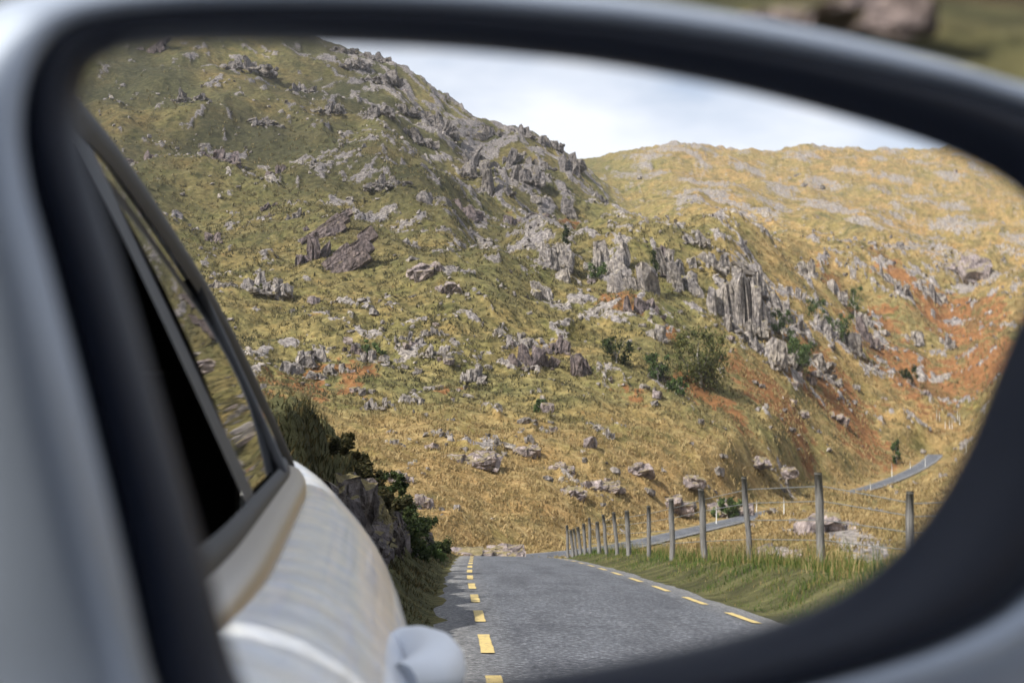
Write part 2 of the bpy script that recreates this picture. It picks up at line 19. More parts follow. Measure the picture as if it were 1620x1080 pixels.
 'boulders': [(-6.33, 118.97, 0.82), (-17.07, 129.38, 0.78), (-14.7, 129.77, 0.51), (-2.91, 123.32, 0.63), (-12.67, 115.81, 1.07), (-5.89, 124.81, 0.84), (-9.39, 129.38, 0.92), (-15.81, 117.91, 0.47), (-8.51, 117.55, 0.59), (-4.68, 118.61, 0.44), (-8.83, 130.16, 0.88), (-13.9, 127.46, 0.72), (-6.65, 125.56, 0.57), (-8.58, 123.69, 1.07), (-17.52, 125.56, 1.09), (-12.1, 122.96, 0.63), (-19.38, 112.05, 0.46), (-5.89, 125.19, 1.2), (-13.37, 116.5, 0.83), (-16.62, 119.69, 0.94), (-8.82, 123.32, 0.62), (-10.03, 128.61, 1.02), (-9.85, 124.81, 1.08), (-18.15, 124.44, 1.07), (-14.16, 120.4, 0.9), (-3.81, 117.2, 0.96), (-6.71, 127.84, 1.04), (-5.8, 124.44, 0.88), (-11.88, 115.81, 0.65), (-14.92, 130.55, 0.82), (6.0, 103.97, 1.25), (-0.62, 99.1, 0.6), (12.46, 125.56, 0.98), (-5.78, 97.92, 1.1), (-4.8, 105.85, 0.7), (3.1, 109.73, 0.59), (13.4, 124.07, 1.01), (-7.36, 117.91, 0.72), (-0.33, 100.6, 1.18), (2.89, 111.72, 1.11), (13.09, 122.59, 1.34), (0.94, 108.1, 1.13), (3.24, 107.13, 1.09), (-8.54, 116.85, 0.67), (5.35, 100.3, 0.58), (5.18, 95.89, 1.13), (7.66, 100.9, 0.85), (13.77, 104.59, 1.27), (7.87, 97.92, 0.77), (17.72, 113.4, 1.32), (10.32, 101.2, 0.94), (6.95, 98.81, 0.57), (2.4, 94.46, 0.84), (18.28, 115.81, 1.09), (37.19, 161.49, 1.45), (38.66, 164.41, 1.21), (44.46, 178.8, 1.39), (47.77, 185.9, 2.0), (44.78, 168.4, 1.02), (37.79, 168.4, 0.74), (25.29, 152.55, 1.51), (26.66, 144.11, 0.83), (26.72, 154.85, 1.34), (37.9, 163.43, 1.16), (30.67, 153.01, 1.57), (27.39, 144.11, 0.83), (29.37, 154.85, 0.72), (58.34, 197.97, 1.04), (25.77, 157.19, 0.87), (34.7, 157.66, 1.68), (57.79, 200.36, 1.64), (60.76, 207.07, 2.03), (32.97, 152.1, 0.95), (42.79, 171.46, 0.82), (46.52, 173.52, 1.27), (31.79, 147.61, 0.97), (55.35, 193.28, 1.27), (36.38, 170.43, 1.01), (32.0, 163.92, 1.26), (39.48, 175.61, 0.9), (58.29, 180.41, 1.13), (59.56, 181.5, 1.17), (55.21, 180.95, 0.81), (53.62, 165.4, 0.92), (40.44, 157.66, 1.46), (59.72, 182.04, 1.3), (29.48, 138.19, 1.16), (50.88, 174.57, 1.05), (-16.03, 147.17, 1.16), (-10.73, 148.94, 0.95), (-21.44, 147.61, 1.41), (-14.34, 141.54, 1.05), (-12.72, 134.11, 0.7), (-15.79, 131.33, 0.89), (-8.46, 155.78, 1.33), (-15.01, 144.11, 1.32), (-19.72, 141.97, 0.74), (-15.67, 133.31, 0.82), (-11.59, 161.0, 1.59), (-7.58, 136.96, 0.66), (12.93, 170.43, 1.02), (-3.54, 168.4, 0.77), (0.0, 133.71, 0.69), (18.3, 176.67, 0.7), (-2.38, 127.46, 1.12), (-3.24, 126.69, 0.64), (1.94, 146.29, 0.72), (21.07, 166.9, 1.2), (10.38, 166.9, 1.37), (19.92, 155.32, 0.64), (14.44, 146.73, 0.98), (12.63, 167.9, 0.93), (-57.05, 253.85, 1.59), (-64.86, 234.13, 1.79), (-50.96, 238.37, 1.61), (-27.04, 177.73, 1.28), (-51.48, 202.77, 1.27), (-56.1, 192.13, 1.14), (-7.49, 277.72, 1.23), (-17.03, 201.56, 1.12), (-24.09, 330.41, 1.85), (-20.91, 309.34, 1.49), (5.81, 265.52, 2.28), (-16.4, 283.6, 1.68), (85.51, 274.41, 2.1), (97.2, 416.13, 3.21), (163.73, 443.15, 2.02), (72.5, 251.58, 1.99), (42.08, 413.64, 2.28), (61.71, 242.7, 1.48), (103.25, 414.89, 2.71), (58.84, 223.84, 1.0), (43.32, 332.4, 1.69), (99.49, 433.95, 2.95)],
 'veg': [('tree', 19.09, 134.52, 6.67, 5.76, 1108), ('holly', 35.54, 160.52, 4.77, 3.76, 1265), ('bush', 35.0, 167.9, 2.57, 3.33, 1238), ('bush', 44.06, 185.9, 2.85, 3.35, 1292), ('bush', 57.13, 212.09, 3.25, 3.44, 1352), ('bush', 10.74, 167.4, 2.56, 2.26, 943), ('bush', 47.47, 185.34, 3.34, 3.34, 1330), ('bush', 15.87, 127.84, 1.73, 1.61, 1072), ('bush', 58.74, 187.02, 2.53, 2.19, 1440), ('conifer', 17.85, 163.43, 1.91, 5.15, 1037), ('conifer', 7.49, 175.09, 1.1, 3.15, 897), ('bush', 10.33, 132.91, 2.39, 2.39, 975), ('bush', 14.38, 132.12, 2.02, 2.38, 1040), ('gorse', -27.08, 147.61, 1.33, 1.06, 412), ('bush', 2.65, 115.46, 1.56, 0.94, 860), ('bush', 17.16, 105.85, 1.91, 1.24, 1150), ('bush', 46.84, 155.78, 1.12, 2.39, 1418), ('bush', -13.04, 128.22, 2.31, 1.16, 590)],
 'markers': [(17.75, 85.57, 1.16), (20.84, 112.39, 0.91), (15.12, 98.22, 1.59), (22.1, 83.55, 0.45), (36.79, 132.12, 1.19), (43.55, 146.73, 1.59), (47.42, 151.64, 0.96), (49.58, 152.1, 1.37), (27.82, 107.45, 0.39)],
 'hedge_posts': [(57.95, 171.97, 1.39), (58.34, 171.97, 1.24), (58.5, 169.92, 1.07), (59.17, 169.92, 1.07), (59.56, 169.92, 1.07), (60.99, 171.46, 1.7), (61.1, 170.94, 1.39), (58.7, 161.97, 1.61)],
}
SC = bpy.context.scene
COL = SC.collection

# ------------------------------------------------------------------ camera
cam_d = bpy.data.cameras.new('camera')
cam = bpy.data.objects.new('camera', cam_d); COL.objects.link(cam)
m = DATA['cam']
cam.matrix_world = Matrix([m[0], m[1], m[2], [0, 0, 0, 1]])
cam_d.sensor_width = 36; cam_d.lens = 85
cam_d.clip_start = .02; cam_d.clip_end = 6000
cam_d.dof.use_dof = True; cam_d.dof.focus_distance = 1.19; cam_d.dof.aperture_fstop = 10.5
SC.camera = cam

# ------------------------------------------------------------------ sky and sun  (x is flipped: the lens sees the place in a mirror)
SUN = Vector((.60, -.42, .68)).normalized()
W = bpy.data.worlds.new('World'); SC.world = W; W.use_nodes = True
nt = W.node_tree; nt.nodes.clear()
def wn(t, **k):
    n = nt.nodes.new(t)
    for a, b in k.items(): setattr(n, a, b)
    return n
out = wn('ShaderNodeOutputWorld'); bg = wn('ShaderNodeBackground'); sky = wn('ShaderNodeTexSky')
sky.sky_type = 'NISHITA'; sky.sun_disc = False
sky.sun_elevation = math.asin(SUN.z); sky.sun_rotation = math.atan2(SUN.x, SUN.y)
sky.altitude = 200; sky.air_density = 1.0; sky.dust_density = 1.5
tc = wn('ShaderNodeTexCoord'); mp = wn('ShaderNodeMapping'); mp.inputs['Scale'].default_value = (1, 1, 2.6)
nz = wn('ShaderNodeTexNoise'); nz.inputs['Scale'].default_value = 2.6; nz.inputs['Detail'].default_value = 5; nz.inputs['Roughness'].default_value = .5
cr = wn('ShaderNodeValToRGB'); cr.color_ramp.elements[0].position = .40; cr.color_ramp.elements[1].position = .60
cr.color_ramp.elements[0].color = (.22, .22, .22, 1); cr.color_ramp.elements[1].color = (1, 1, 1, 1)
mx = wn('ShaderNodeMix', data_type='RGBA')
mx.inputs['B'].default_value = (6.9, 7.15, 7.7, 1)
L = nt.links.new
L(tc.outputs['Generated'], mp.inputs['Vector']); L(mp.outputs[0], nz.inputs['Vector']); L(nz.outputs['Fac'], cr.inputs[0])
L(cr.outputs[0], mx.inputs['Factor']); L(sky.outputs[0], mx.inputs['A']); L(mx.outputs['Result'], bg.inputs['Color']); L(bg.outputs[0], out.inputs[0])
bg.inputs['Strength'].default_value = .10
sd = bpy.data.lights.new('sun', 'SUN'); sd.energy = 5.0; sd.angle = math.radians(.53); sd.color = (1, .95, .86)
so = bpy.data.objects.new('sun', sd); COL.objects.link(so)
so.rotation_euler = (-SUN).to_track_quat('-Z', 'Y').to_euler(); so.location = (0, 0, 60)
SC.view_settings.view_transform = 'Standard'; SC.view_settings.look = 'None'
SC.view_settings.exposure = 0.74; SC.view_settings.gamma = 1
SC.render.engine = 'CYCLES'; SC.cycles.use_denoising = True; SC.cycles.denoiser = 'OPENIMAGEDENOISE'
SC.cycles.max_bounces = 8; SC.cycles.glossy_bounces = 5; SC.cycles.diffuse_bounces = 2; SC.cycles.transparent_max_bounces = 8

# ------------------------------------------------------------------ helpers
RNG = np.random.default_rng(11); random.seed(4)
def sstep(a, b, x):
    t = np.clip((x - a) / (b - a), 0, 1)
    return t * t * (3 - 2 * t)

def hermite(xs, ys, x):
    """monotone cubic through (xs, ys); ys may be 2-D (len(xs), k) with x scalar-like array -> (len(x), k)"""
    xs = np.asarray(xs, float); ys = np.asarray(ys, float)
    h = np.diff(xs)
    dlt = (np.diff(ys, axis=0).T / h).T
    m = np.zeros_like(ys)
    a, b = dlt[:-1], dlt[1:]
    with np.errstate(divide='ignore', invalid='ignore'):
        hm = np.where(a * b > 0, 2 * a * b / (a + b), 0)
    m[1:-1] = hm; m[0] = dlt[0]; m[-1] = dlt[-1]
    x = np.clip(x, xs[0], xs[-1])
    i = np.clip(np.searchsorted(xs, x) - 1, 0, len(xs) - 2)
    t = (x - xs[i]) / h[i]
    if ys.ndim == 2:
        t = t[:, None]; hh = h[i][:, None]
    else:
        hh = h[i]
    return ((2*t**3 - 3*t**2 + 1) * ys[i] + (t**3 - 2*t**2 + t) * hh * m[i]
            + (-2*t**3 + 3*t**2) * ys[i+1] + (t**3 - t**2) * hh * m[i+1])

def road_u(v):
    return np.interp(v, [p[1] for p in DATA['road_near']], [p[0] for p in DATA['road_near']])

def road_z(v):
    return hermite([-60, 0, 15, 25, 45, 66, 80], [.6, 0, -.125, -.22, -.62, -1.36, -2.0], np.asarray(v, float))

def near_z(u, v):
    """ground beside the road: rock bank on one side, verge and falling moor on the other"""
    q = u - road_u(v)
    z = road_z(v) - .02 * sstep(1.8, 2.2, np.abs(q))
    hb = hermite([-60, 0, 9, 13, 20, 26, 30, 38, 50, 62], [1.3, .9, 1.05, 1.65, 1.45, 1.15, 1.02, .8, .4, 0], np.asarray(v, float))
    z = z + hb * sstep(-2.55, -3.35, q) + .12 * sstep(-2.0, -2.3, q)
    z = z + .30 * sstep(1.9, 3.3, q) + .16 * sstep(30, 20, v) * sstep(2.2, 3.4, q) - .15 * np.clip(q - 4.4, 0, 22)
    return z

def far_grid(az, r):
    """far hills: z on the polar grid az x r -> (len(az), len(r))"""
    cols = DATA['cols']
    lr = np.log(r)
    zc = np.array([hermite([k[0] for k in pts], [k[1] for k in pts], lr) for a, pts in cols])
    return hermite([a for a, _ in cols], zc, az)

def blend_far(az, r):
    w = sstep(.42, .75, np.abs(az))
    return sstep(0, 1, (r - (50 * (1 - w) + 9 * w)) / (19 * (1 - w) + 16 * w))
_perm = np.random.default_rng(1).permutation(512).astype(np.int64) % 256
_ang = np.random.default_rng(2).uniform(0, 2*np.pi, 256); _gx, _gy = np.cos(_ang), np.sin(_ang)
def perlin(x, y, s=0):
    xi = np.floor(x).astype(np.int64); yi = np.floor(y).astype(np.int64); fx, fy = x - xi, y - yi
    xi = xi + s * 17; yi = yi + s * 31
    def g(i, j, dx, dy):
        h = _perm[(_perm[i & 255] + j) & 255]
        return _gx[h] * dx + _gy[h] * dy
    ux = fx*fx*fx*(fx*(fx*6-15)+10); uy = fy*fy*fy*(fy*(fy*6-15)+10)
    a = g(xi, yi, fx, fy); b = g(xi+1, yi, fx-1, fy); c = g(xi, yi+1, fx, fy-1); d = g(xi+1, yi+1, fx-1, fy-1)
    return (a + (b-a)*ux) * (1-uy) + (c + (d-c)*ux) * uy
def fbm(x, y, o=4, s=0, gain=.5):
    t = 0; a = 1.0
    for k in range(o):
        t = t + a * perlin(x * 2**k, y * 2**k, s + k); a *= gain
    return t

def link(name, me, mat=None, parent=None, loc=None):
    o = bpy.data.objects.new(name, me); COL.objects.link(o)
    if mat is not None and len(me.materials) == 0: me.materials.append(mat)
    if parent is not None: o.parent = parent
    if loc is not None: o.location = loc
    return o
def tag(o, label=None, cat=None, group=None, kind=None):
    if label: o['label'] = label
    if cat: o['category'] = cat
    if group: o['group'] = group
    if kind: o['kind'] = kind
    return o
def empty(name, loc):
    o = bpy.data.objects.new(name, None); COL.objects.link(o); o.location = loc; o.empty_display_size = .2; return o
def mesh_np(name, V, faces, smooth=True, flip=True):
    """V (n,3) in road-side coordinates (u, v, z); stored with x = -u. faces: (m,3) or (m,4) array or list of arrays"""
    V = np.asarray(V, np.float32).copy()
    if flip: V[:, 0] *= -1
    if not isinstance(faces, list): faces = [faces]
    me = bpy.data.meshes.new(name)
    loops = []; starts = []; n = 0
    for F in faces:
        F = np.asarray(F, np.int32)
        if len(F) == 0: continue
        if flip: F = F[:, ::-1]
        k = F.shape[1]; loops.append(F.ravel()); starts.append(n + np.arange(len(F), dtype=np.int32) * k); n += F.size
    loops = np.concatenate(loops); starts = np.concatenate(starts)
    me.vertices.add(len(V)); me.vertices.foreach_set('co', V.ravel())
    me.loops.add(len(loops)); me.loops.foreach_set('vertex_index', loops)
    me.polygons.add(len(starts)); me.polygons.foreach_set('loop_start', starts)
    me.polygons.foreach_set('use_smooth', np.full(len(starts), smooth))
    me.update(calc_edges=True); me.validate()
    return me
def vcol(me, name, C):
    a = me.color_attributes.new(name, 'FLOAT_COLOR', 'POINT'); a.data.foreach_set('color', np.asarray(C, np.float32).ravel())
def grid_faces(n, k, wrap=False):
    i, j = np.meshgrid(np.arange(n - 1), np.arange(k if wrap else k - 1), indexing='ij')
    j2 = (j + 1) % k
    return np.stack([i*k + j, (i+1)*k + j, (i+1)*k + j2, i*k + j2], -1).reshape(-1, 4)
def wpos(u, v, z): return (-u, v, z)

# ---- materials
def mat(name):
    M = bpy.data.materials.new(name); M.use_nodes = True; t = M.node_tree
    return M, t, t.nodes['Principled BSDF']
def plain(name, col, rough=.6, metal=0, coat=0, var=.0, scale=8, bump=0, bscale=60, spec=.5):
    M, t, b = mat(name)
    b.inputs['Base Color'].default_value = (*col, 1); b.inputs['Roughness'].default_value = rough; b.inputs['Metallic'].default_value = metal
    b.inputs['Coat Weight'].default_value = coat; b.inputs['Coat Roughness'].default_value = .05; b.inputs['Specular IOR Level'].default_value = spec
    c = t.nodes.new('ShaderNodeTexCoord')
    if var:
        n = t.nodes.new('ShaderNodeTexNoise'); n.inputs['Scale'].default_value = scale; n.inputs['Detail'].default_value = 6
        r = t.nodes.new('ShaderNodeMix'); r.data_type = 'RGBA'
        r.inputs['A'].default_value = (*[x*(1-var) for x in col], 1); r.inputs['B'].default_value = (*[min(1, x*(1+var)) for x in col], 1)
        t.links.new(c.outputs['Object'], n.inputs['Vector']); t.links.new(n.outputs['Fac'], r.inputs['Factor']); t.links.new(r.outputs['Result'], b.inputs['Base Color'])
    if bump:
        n = t.nodes.new('ShaderNodeTexNoise'); n.inputs['Scale'].default_value = bscale; n.inputs['Detail'].default_value = 4
        q = t.nodes.new('ShaderNodeBump'); q.inputs['Strength'].default_value = bump; q.inputs['Distance'].default_value = .02
        t.links.new(c.outputs['Object'], n.inputs['Vector']); t.links.new(n.outputs['Fac'], q.inputs['Height']); t.links.new(q.outputs[0], b.inputs['Normal'])
    return M
class G:
    """small node-graph helper"""
    def __init__(s, t): s.t = t
    def n(s, ty, **k):
        x = s.t.nodes.new(ty)
        for a, b in k.items(): setattr(x, a, b)
        return x
    def l(s, a, b): s.t.links.new(a, b)
    def noise(s, vec, scale, detail=5, rough=.55, dist=0):
        x = s.n('ShaderNodeTexNoise'); x.inputs['Scale'].default_value = scale; x.inputs['Detail'].default_value = detail
        x.inputs['Roughness'].default_value = rough; x.inputs['Distortion'].default_value = dist
        s.l(vec, x.inputs['Vector']); return x.outputs['Fac']
    def ramp(s, f, stops):
        x = s.n('ShaderNodeValToRGB'); e = x.color_ramp.elements
        while len(e) > 1: e.remove(e[-1])
        for i, (p, c) in enumerate(stops):
            q = e[0] if i == 0 else e.new(p)
            q.position = p; q.color = (*c, 1) if len(c) == 3 else c
        s.l(f, x.inputs[0]); return x.outputs[0]
    def mix(s, f, a, b, mode='MIX'):
        x = s.n('ShaderNodeMix', data_type='RGBA', blend_type=mode)
        for inp, val in (('Factor', f), ('A', a), ('B', b)):
            if isinstance(val, (tuple, list)): x.inputs[inp].default_value = (*val, 1)
            elif isinstance(val, (int, float)): x.inputs[inp].default_value = val
            else: s.l(val, x.inputs[inp])
        return x.outputs['Result']
    def math(s, op, a, b=0, clamp=False):
        x = s.n('ShaderNodeMath', operation=op, use_clamp=clamp)
        for i, val in enumerate((a, b)):
            if isinstance(val, (int, float)): x.inputs[i].default_value = val
            else: s.l(val, x.inputs[i])
        return x.outputs[0]
def scaled(g, vec, sc, rot=(0, 0, 0)):
    x = g.n('ShaderNodeMapping'); x.inputs['Scale'].default_value = sc; x.inputs['Rotation'].default_value = rot; g.l(vec, x.inputs['Vector']); return x.outputs[0]

def rock_color(g, vec, warm=False):
    a = g.noise(vec, .35, 6, .6); b = g.noise(vec, 2.2, 6, .65); c = g.noise(scaled(g, vec, (2.4, 2.4, .35)), 1.6, 5, .65)
    base = g.ramp(b, [(.24, (.045, .042, .043)), (.40, (.15, .142, .138)), (.54, (.29, .275, .26)), (.74, (.54, .515, .475))])
    lil = g.ramp(a, [(.35, (.86, .82, .86)), (.65, (1.1, 1.02, .94))])
    col = g.mix(.9, base, lil, 'MULTIPLY')
    str_ = g.ramp(c, [(.36, (.35, .34, .36)), (.5, (1, 1, 1)), (.7, (1.25, 1.22, 1.15))])
    return g.mix(.8, col, str_, 'MULTIPLY'), b, c
def make_rock_mat(name, mul=(1, 1, 1)):
    M, t, b = mat(name); g = G(t); c = g.n('ShaderNodeTexCoord'); geo = g.n('ShaderNodeNewGeometry')
    col, n1, n2 = rock_color(g, geo.outputs['Position'])
    col = g.mix(1.0, col, mul, 'MULTIPLY')
    # grass and lichen on the flat tops
    sep = g.n('ShaderNodeSeparateXYZ'); g.l(geo.outputs['Normal'], sep.inputs[0])
    top = g.math('ADD', sep.outputs['Z'], g.math('MULTIPLY', g.math('SUBTRACT', g.noise(geo.outputs['Position'], 1.1, 4), .5), 1.1))
    fac = g.ramp(top, [(.74, (0, 0, 0)), (.86, (1, 1, 1))])
    gcol = g.ramp(g.noise(geo.outputs['Position'], 3., 4), [(.3, (.12, .105, .03)), (.7, (.27, .21, .075))])
    col = g.mix(g.math('MULTIPLY', fac, .75), col, gcol)
    g.l(col, b.inputs['Base Color']); b.inputs['Roughness'].default_value = .85; b.inputs['Specular IOR Level'].default_value = .25
    bp = g.n('ShaderNodeBump'); bp.inputs['Strength'].default_value = .9; bp.inputs['Distance'].default_value = .25
    g.l(g.math('ADD', n1, n2), bp.inputs['Height']); g.l(bp.outputs[0], b.inputs['Normal'])
    return M
M_rock = make_rock_mat('grey_rock'); M_rockd = make_rock_mat('dark_purple_rock', (.55, .49, .52)); M_rockr = make_rock_mat('shaded_ridge_rock', (.60, .60, .62)); M_rock_shade = make_rock_mat('bank_rock', (.46, .44, .47)); M_rockl = make_rock_mat('pale_lilac_rock', (1.08, 1.0, 1.04))  # ridge and bank rock: darker copies with the shade put into the colour

def make_ground_mat():
    M, t, b = mat('moorland'); g = G(t); geo = g.n('ShaderNodeNewGeometry'); P = geo.outputs['Position']
    at = g.n('ShaderNodeVertexColor', layer_name='cover'); sp = g.n('ShaderNodeSeparateColor'); g.l(at.outputs['Color'], sp.inputs[0])
    rock, gold, rust, green = sp.outputs[0], sp.outputs[1], sp.outputs[2], at.outputs['Alpha']
    n1 = g.noise(P, .18, 6, .6); n2 = g.noise(P, 1.1, 6, .68); n3 = g.noise(P, 5.5, 4, .7); n0 = g.noise(P, .035, 4, .5)
    olive = g.ramp(n2, [(.26, (.060, .054, .028)), (.42, (.145, .124, .056)), (.56, (.225, .19, .085)), (.72, (.33, .285, .145))])
    golden = g.ramp(n2, [(.26, (.105, .078, .038)), (.42, (.225, .16, .072)), (.57, (.315, .226, .112)), (.74, (.44, .355, .20))])
    grass = g.mix(gold, olive, golden)
    # large drifts of greener and redder sward
    drift = g.ramp(n1, [(.30, (.70, .80, .60)), (.5, (1, 1, 1)), (.70, (1.18, 1.02, .92))])
    grass = g.mix(.85, grass, drift, 'MULTIPLY')
    grass = g.mix(.6, grass, g.ramp(n0, [(.35, (.85, .92, .85)), (.65, (1.1, 1.0, .9))]), 'MULTIPLY')
    grass = g.mix(.7, grass, g.ramp(n3, [(.30, (.50, .50, .48)), (.55, (1.05, 1.05, 1.05)), (.75, (1.4, 1.38, 1.3))]), 'MULTIPLY')
    nh = g.noise(P, .42, 6, .66)
    grass = g.mix(.9, grass, g.ramp(nh, [(.35, (.36, .42, .36)), (.47, (.95, .97, .92)), (.62, (1.12, 1.08, 1.0))]), 'MULTIPLY')
    br = g.ramp(n2, [(.3, (.10, .042, .020)), (.55, (.235, .10, .040)), (.75, (.34, .18, .075))])
    rf = g.ramp(g.math('ADD', rust, g.math('MULTIPLY', g.math('SUBTRACT', nh, .5), 2.4)), [(.38, (0, 0, 0)), (.55, (1, 1, 1))])
    grass = g.mix(g.math('MULTIPLY', rf, .85), grass, br)
    gr = g.ramp(n2, [(.3, (.026, .028, .014)), (.5, (.068, .068, .030)), (.72, (.145, .138, .062))])
    grass = g.mix(green, grass, gr)
    rc, r1, r2 = rock_color(g, P)
    k = g.ramp(g.math('ADD', rock, g.math('MULTIPLY', g.math('SUBTRACT', g.noise(P, .9, 6, .7), .5), 1.5)), [(.47, (0, 0, 0)), (.56, (1, 1, 1))])
    col = g.mix(k, grass, rc)
    a2 = g.n('ShaderNodeVertexColor', layer_name='painted_dark'); s2 = g.n('ShaderNodeSeparateColor'); g.l(a2.outputs['Color'], s2.inputs[0])
    col = g.mix(s2.outputs[0], col, g.mix(1.0, col, (.48, .49, .53), 'MULTIPLY'))  # painted shade: rock and grass colour multiplied darker
    g.l(col, b.inputs['Base Color']); b.inputs['Roughness'].default_value = .95; b.inputs['Specular IOR Level'].default_value = .1
    bp = g.n('ShaderNodeBump'); bp.inputs['Strength'].default_value = 1; bp.inputs['Distance'].default_value = .35
    g.l(g.math('ADD', n2, g.math('MULTIPLY', n3, .35)), bp.inputs['Height']); g.l(bp.outputs[0], b.inputs['Normal'])
    return M
M_ground = make_ground_mat()

def make_blade_mat(name, stops, attr=True):
    M, t, b = mat(name); g = G(t); at = g.n('ShaderNodeVertexColor', layer_name='tint')
    sp = g.n('ShaderNodeSeparateColor'); g.l(at.outputs['Color'], sp.inputs[0])
    col = g.ramp(sp.outputs[0], stops); g.l(col, b.inputs['Base Color'])
    b.inputs['Roughness'].default_value = .75; b.inputs['Specular IOR Level'].default_value = .2
    tr = g.n('ShaderNodeBsdfTranslucent'); g.l(col, tr.inputs['Color']); ms = g.n('ShaderNodeMixShader'); ms.inputs[0].default_value = .3
    o = t.nodes['Material Output']; g.l(b.outputs[0], ms.inputs[1]); g.l(tr.outputs[0], ms.inputs[2]); g.l(ms.outputs[0], o.inputs['Surface'])
    return M
M_tuss = make_blade_mat('moor_grass', [(0, (.045, .045, .020)), (.12, (.10, .09, .042)), (.35, (.21, .175, .08)), (.7, (.335, .238, .108)), (1, (.50, .40, .21))])
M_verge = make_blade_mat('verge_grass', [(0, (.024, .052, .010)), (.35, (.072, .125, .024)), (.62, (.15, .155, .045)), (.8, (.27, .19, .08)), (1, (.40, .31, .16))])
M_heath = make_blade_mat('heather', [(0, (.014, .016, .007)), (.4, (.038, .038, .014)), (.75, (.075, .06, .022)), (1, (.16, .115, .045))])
M_leafd = make_blade_mat('gorse_leaf', [(0, (.012, .020, .007)), (.5, (.032, .050, .014)), (1, (.075, .085, .025))])
M_leafg = make_blade_mat('holly_leaf', [(0, (.025, .042, .014)), (.5, (.070, .11, .034)), (1, (.15, .20, .065))])
M_leafo = make_blade_mat('willow_leaf', [(0, (.040, .045, .014)), (.5, (.095, .105, .032)), (1, (.19, .18, .06))])
M_bark = plain('pale_bark', (.34, .31, .27), .9, var=.35, scale=6)

# ------------------------------------------------------------------ terrain
az = np.concatenate([np.linspace(-math.pi, -.9, 60)[:-1], np.linspace(-.9, -.33, 40)[:-1], np.linspace(-.33, .43, 750), np.linspace(.43, .9, 36)[1:], np.linspace(.9, math.pi, 60)[1:]])
rr = np.concatenate([np.exp(np.linspace(math.log(1.0), math.log(9), 26))[:-1], np.exp(np.linspace(math.log(9), math.log(66), 190))[:-1],
                     np.exp(np.linspace(math.log(66), math.log(345), 480))[:-1], np.exp(np.linspace(math.log(345), math.log(1600), 130))])
na, nr = len(az), len(rr)
U = np.sin(az)[:, None] * rr; V = np.cos(az)[:, None] * rr
A2 = np.broadcast_to(az[:, None], U.shape); R2 = np.broadcast_to(rr[None, :], U.shape)
wfar = blend_far(A2, R2)
Z = near_z(U.ravel(), V.ravel()).reshape(U.shape) * (1 - wfar) + far_grid(az, rr) * wfar
def blobsum(key, pw=1.0):
    t = np.zeros_like(U)
    for (bu, bv, ru, rv, s) in DATA[key]:
        d2 = ((U - bu) / ru)**2 + ((V - bv) / rv)**2
        t = np.maximum(t, s * np.exp(-d2 * .8))
    return t
q_near = U - road_u(V)
# distance to the far road
rf = np.array(DATA['road_far'])
seg = []
for i in range(len(rf) - 1):
    for k in range(6): seg.append(rf[i] + (rf[i+1] - rf[i]) * k / 6)
seg.append(rf[-1]); seg = np.array(seg)
# smooth the polyline
for _ in range(12): seg[1:-1] = (seg[:-2] + 2*seg[1:-1] + seg[2:]) / 4
ROADF = seg
dist = np.full(U.shape, 1e3); zrd = np.zeros_like(U)
sel = (R2 > 60) & (R2 < 200) & (np.abs(A2) < .6)
us, vs = U[sel], V[sel]; bd = np.full(us.shape, 1e6); bz = np.zeros_like(us)
for i in range(len(seg) - 1):
    p, q = seg[i], seg[i+1]; dx, dy = q[0]-p[0], q[1]-p[1]; l2 = dx*dx + dy*dy
    t = np.clip(((us-p[0])*dx + (vs-p[1])*dy) / l2, 0, 1)
    dd = np.hypot(us - p[0] - t*dx, vs - p[1] - t*dy); c = dd < bd
    bd[c] = dd[c]; bz[c] = (p[2] + t*(q[2]-p[2]))[c]
dist[sel] = bd; zrd[sel] = bz
keep = np.where(V > 66, 1, sstep(2.2, 4.5, np.abs(q_near)))          # no relief on the near road
keep = np.where((V <= 66) & (R2 < 70), keep, 1) * np.where(sel, sstep(2.2, 6, dist), 1)
farw = sstep(62, 100, R2)
hi = sstep(110, 200, R2)
rocky = blobsum('rocky')
lump = 1.1 * sstep(420, 520, R2) * fbm(U/13, V/20, 4, 17) * 2.2 + 1.9 * fbm(U/26, V/26, 3, 1) * (.35 + .65*hi) + 1.0 * fbm(U/8, V/8, 3, 5) + .16 * fbm(U/2.2, V/2.2, 3, 9)
gul = 1 - np.abs(fbm(U/38 + .35*V/60, V/75, 3, 15)) * 2.2
lump = lump + (4.6 * gul - 1.9) * sstep(125, 210, R2) * sstep(520, 330, R2)
dens = .55 * rocky + .24 * hi - .02 * sstep(.05, .14, A2) * sstep(210, 290, R2) + .22 * fbm(U/40, V/55, 3, 25)
pat = 1 - np.abs(fbm(U/8.5 + V/26, V/14, 4, 21)) * 1.9
pat = .8 * pat + .42 * fbm(U/3.6 - V/14, V/6, 3, 33)
thr = np.quantile(pat[(R2 > 100) & (R2 < 340) & (np.abs(A2) < .4)], .83)
rk = (pat - thr) * 2.4 + (dens - .34) * 1.7
rk_lo = sstep(0, .40, rk)
far_r = sstep(230, 300, R2) * sstep(.03, .1, A2)
rk_far = sstep(.02, .3, fbm(U/14 + V/60, V/26, 4, 37) + .25 * fbm(U/50, V/90, 2, 39))
rk_lo = rk_lo * (1 - .6*far_r)
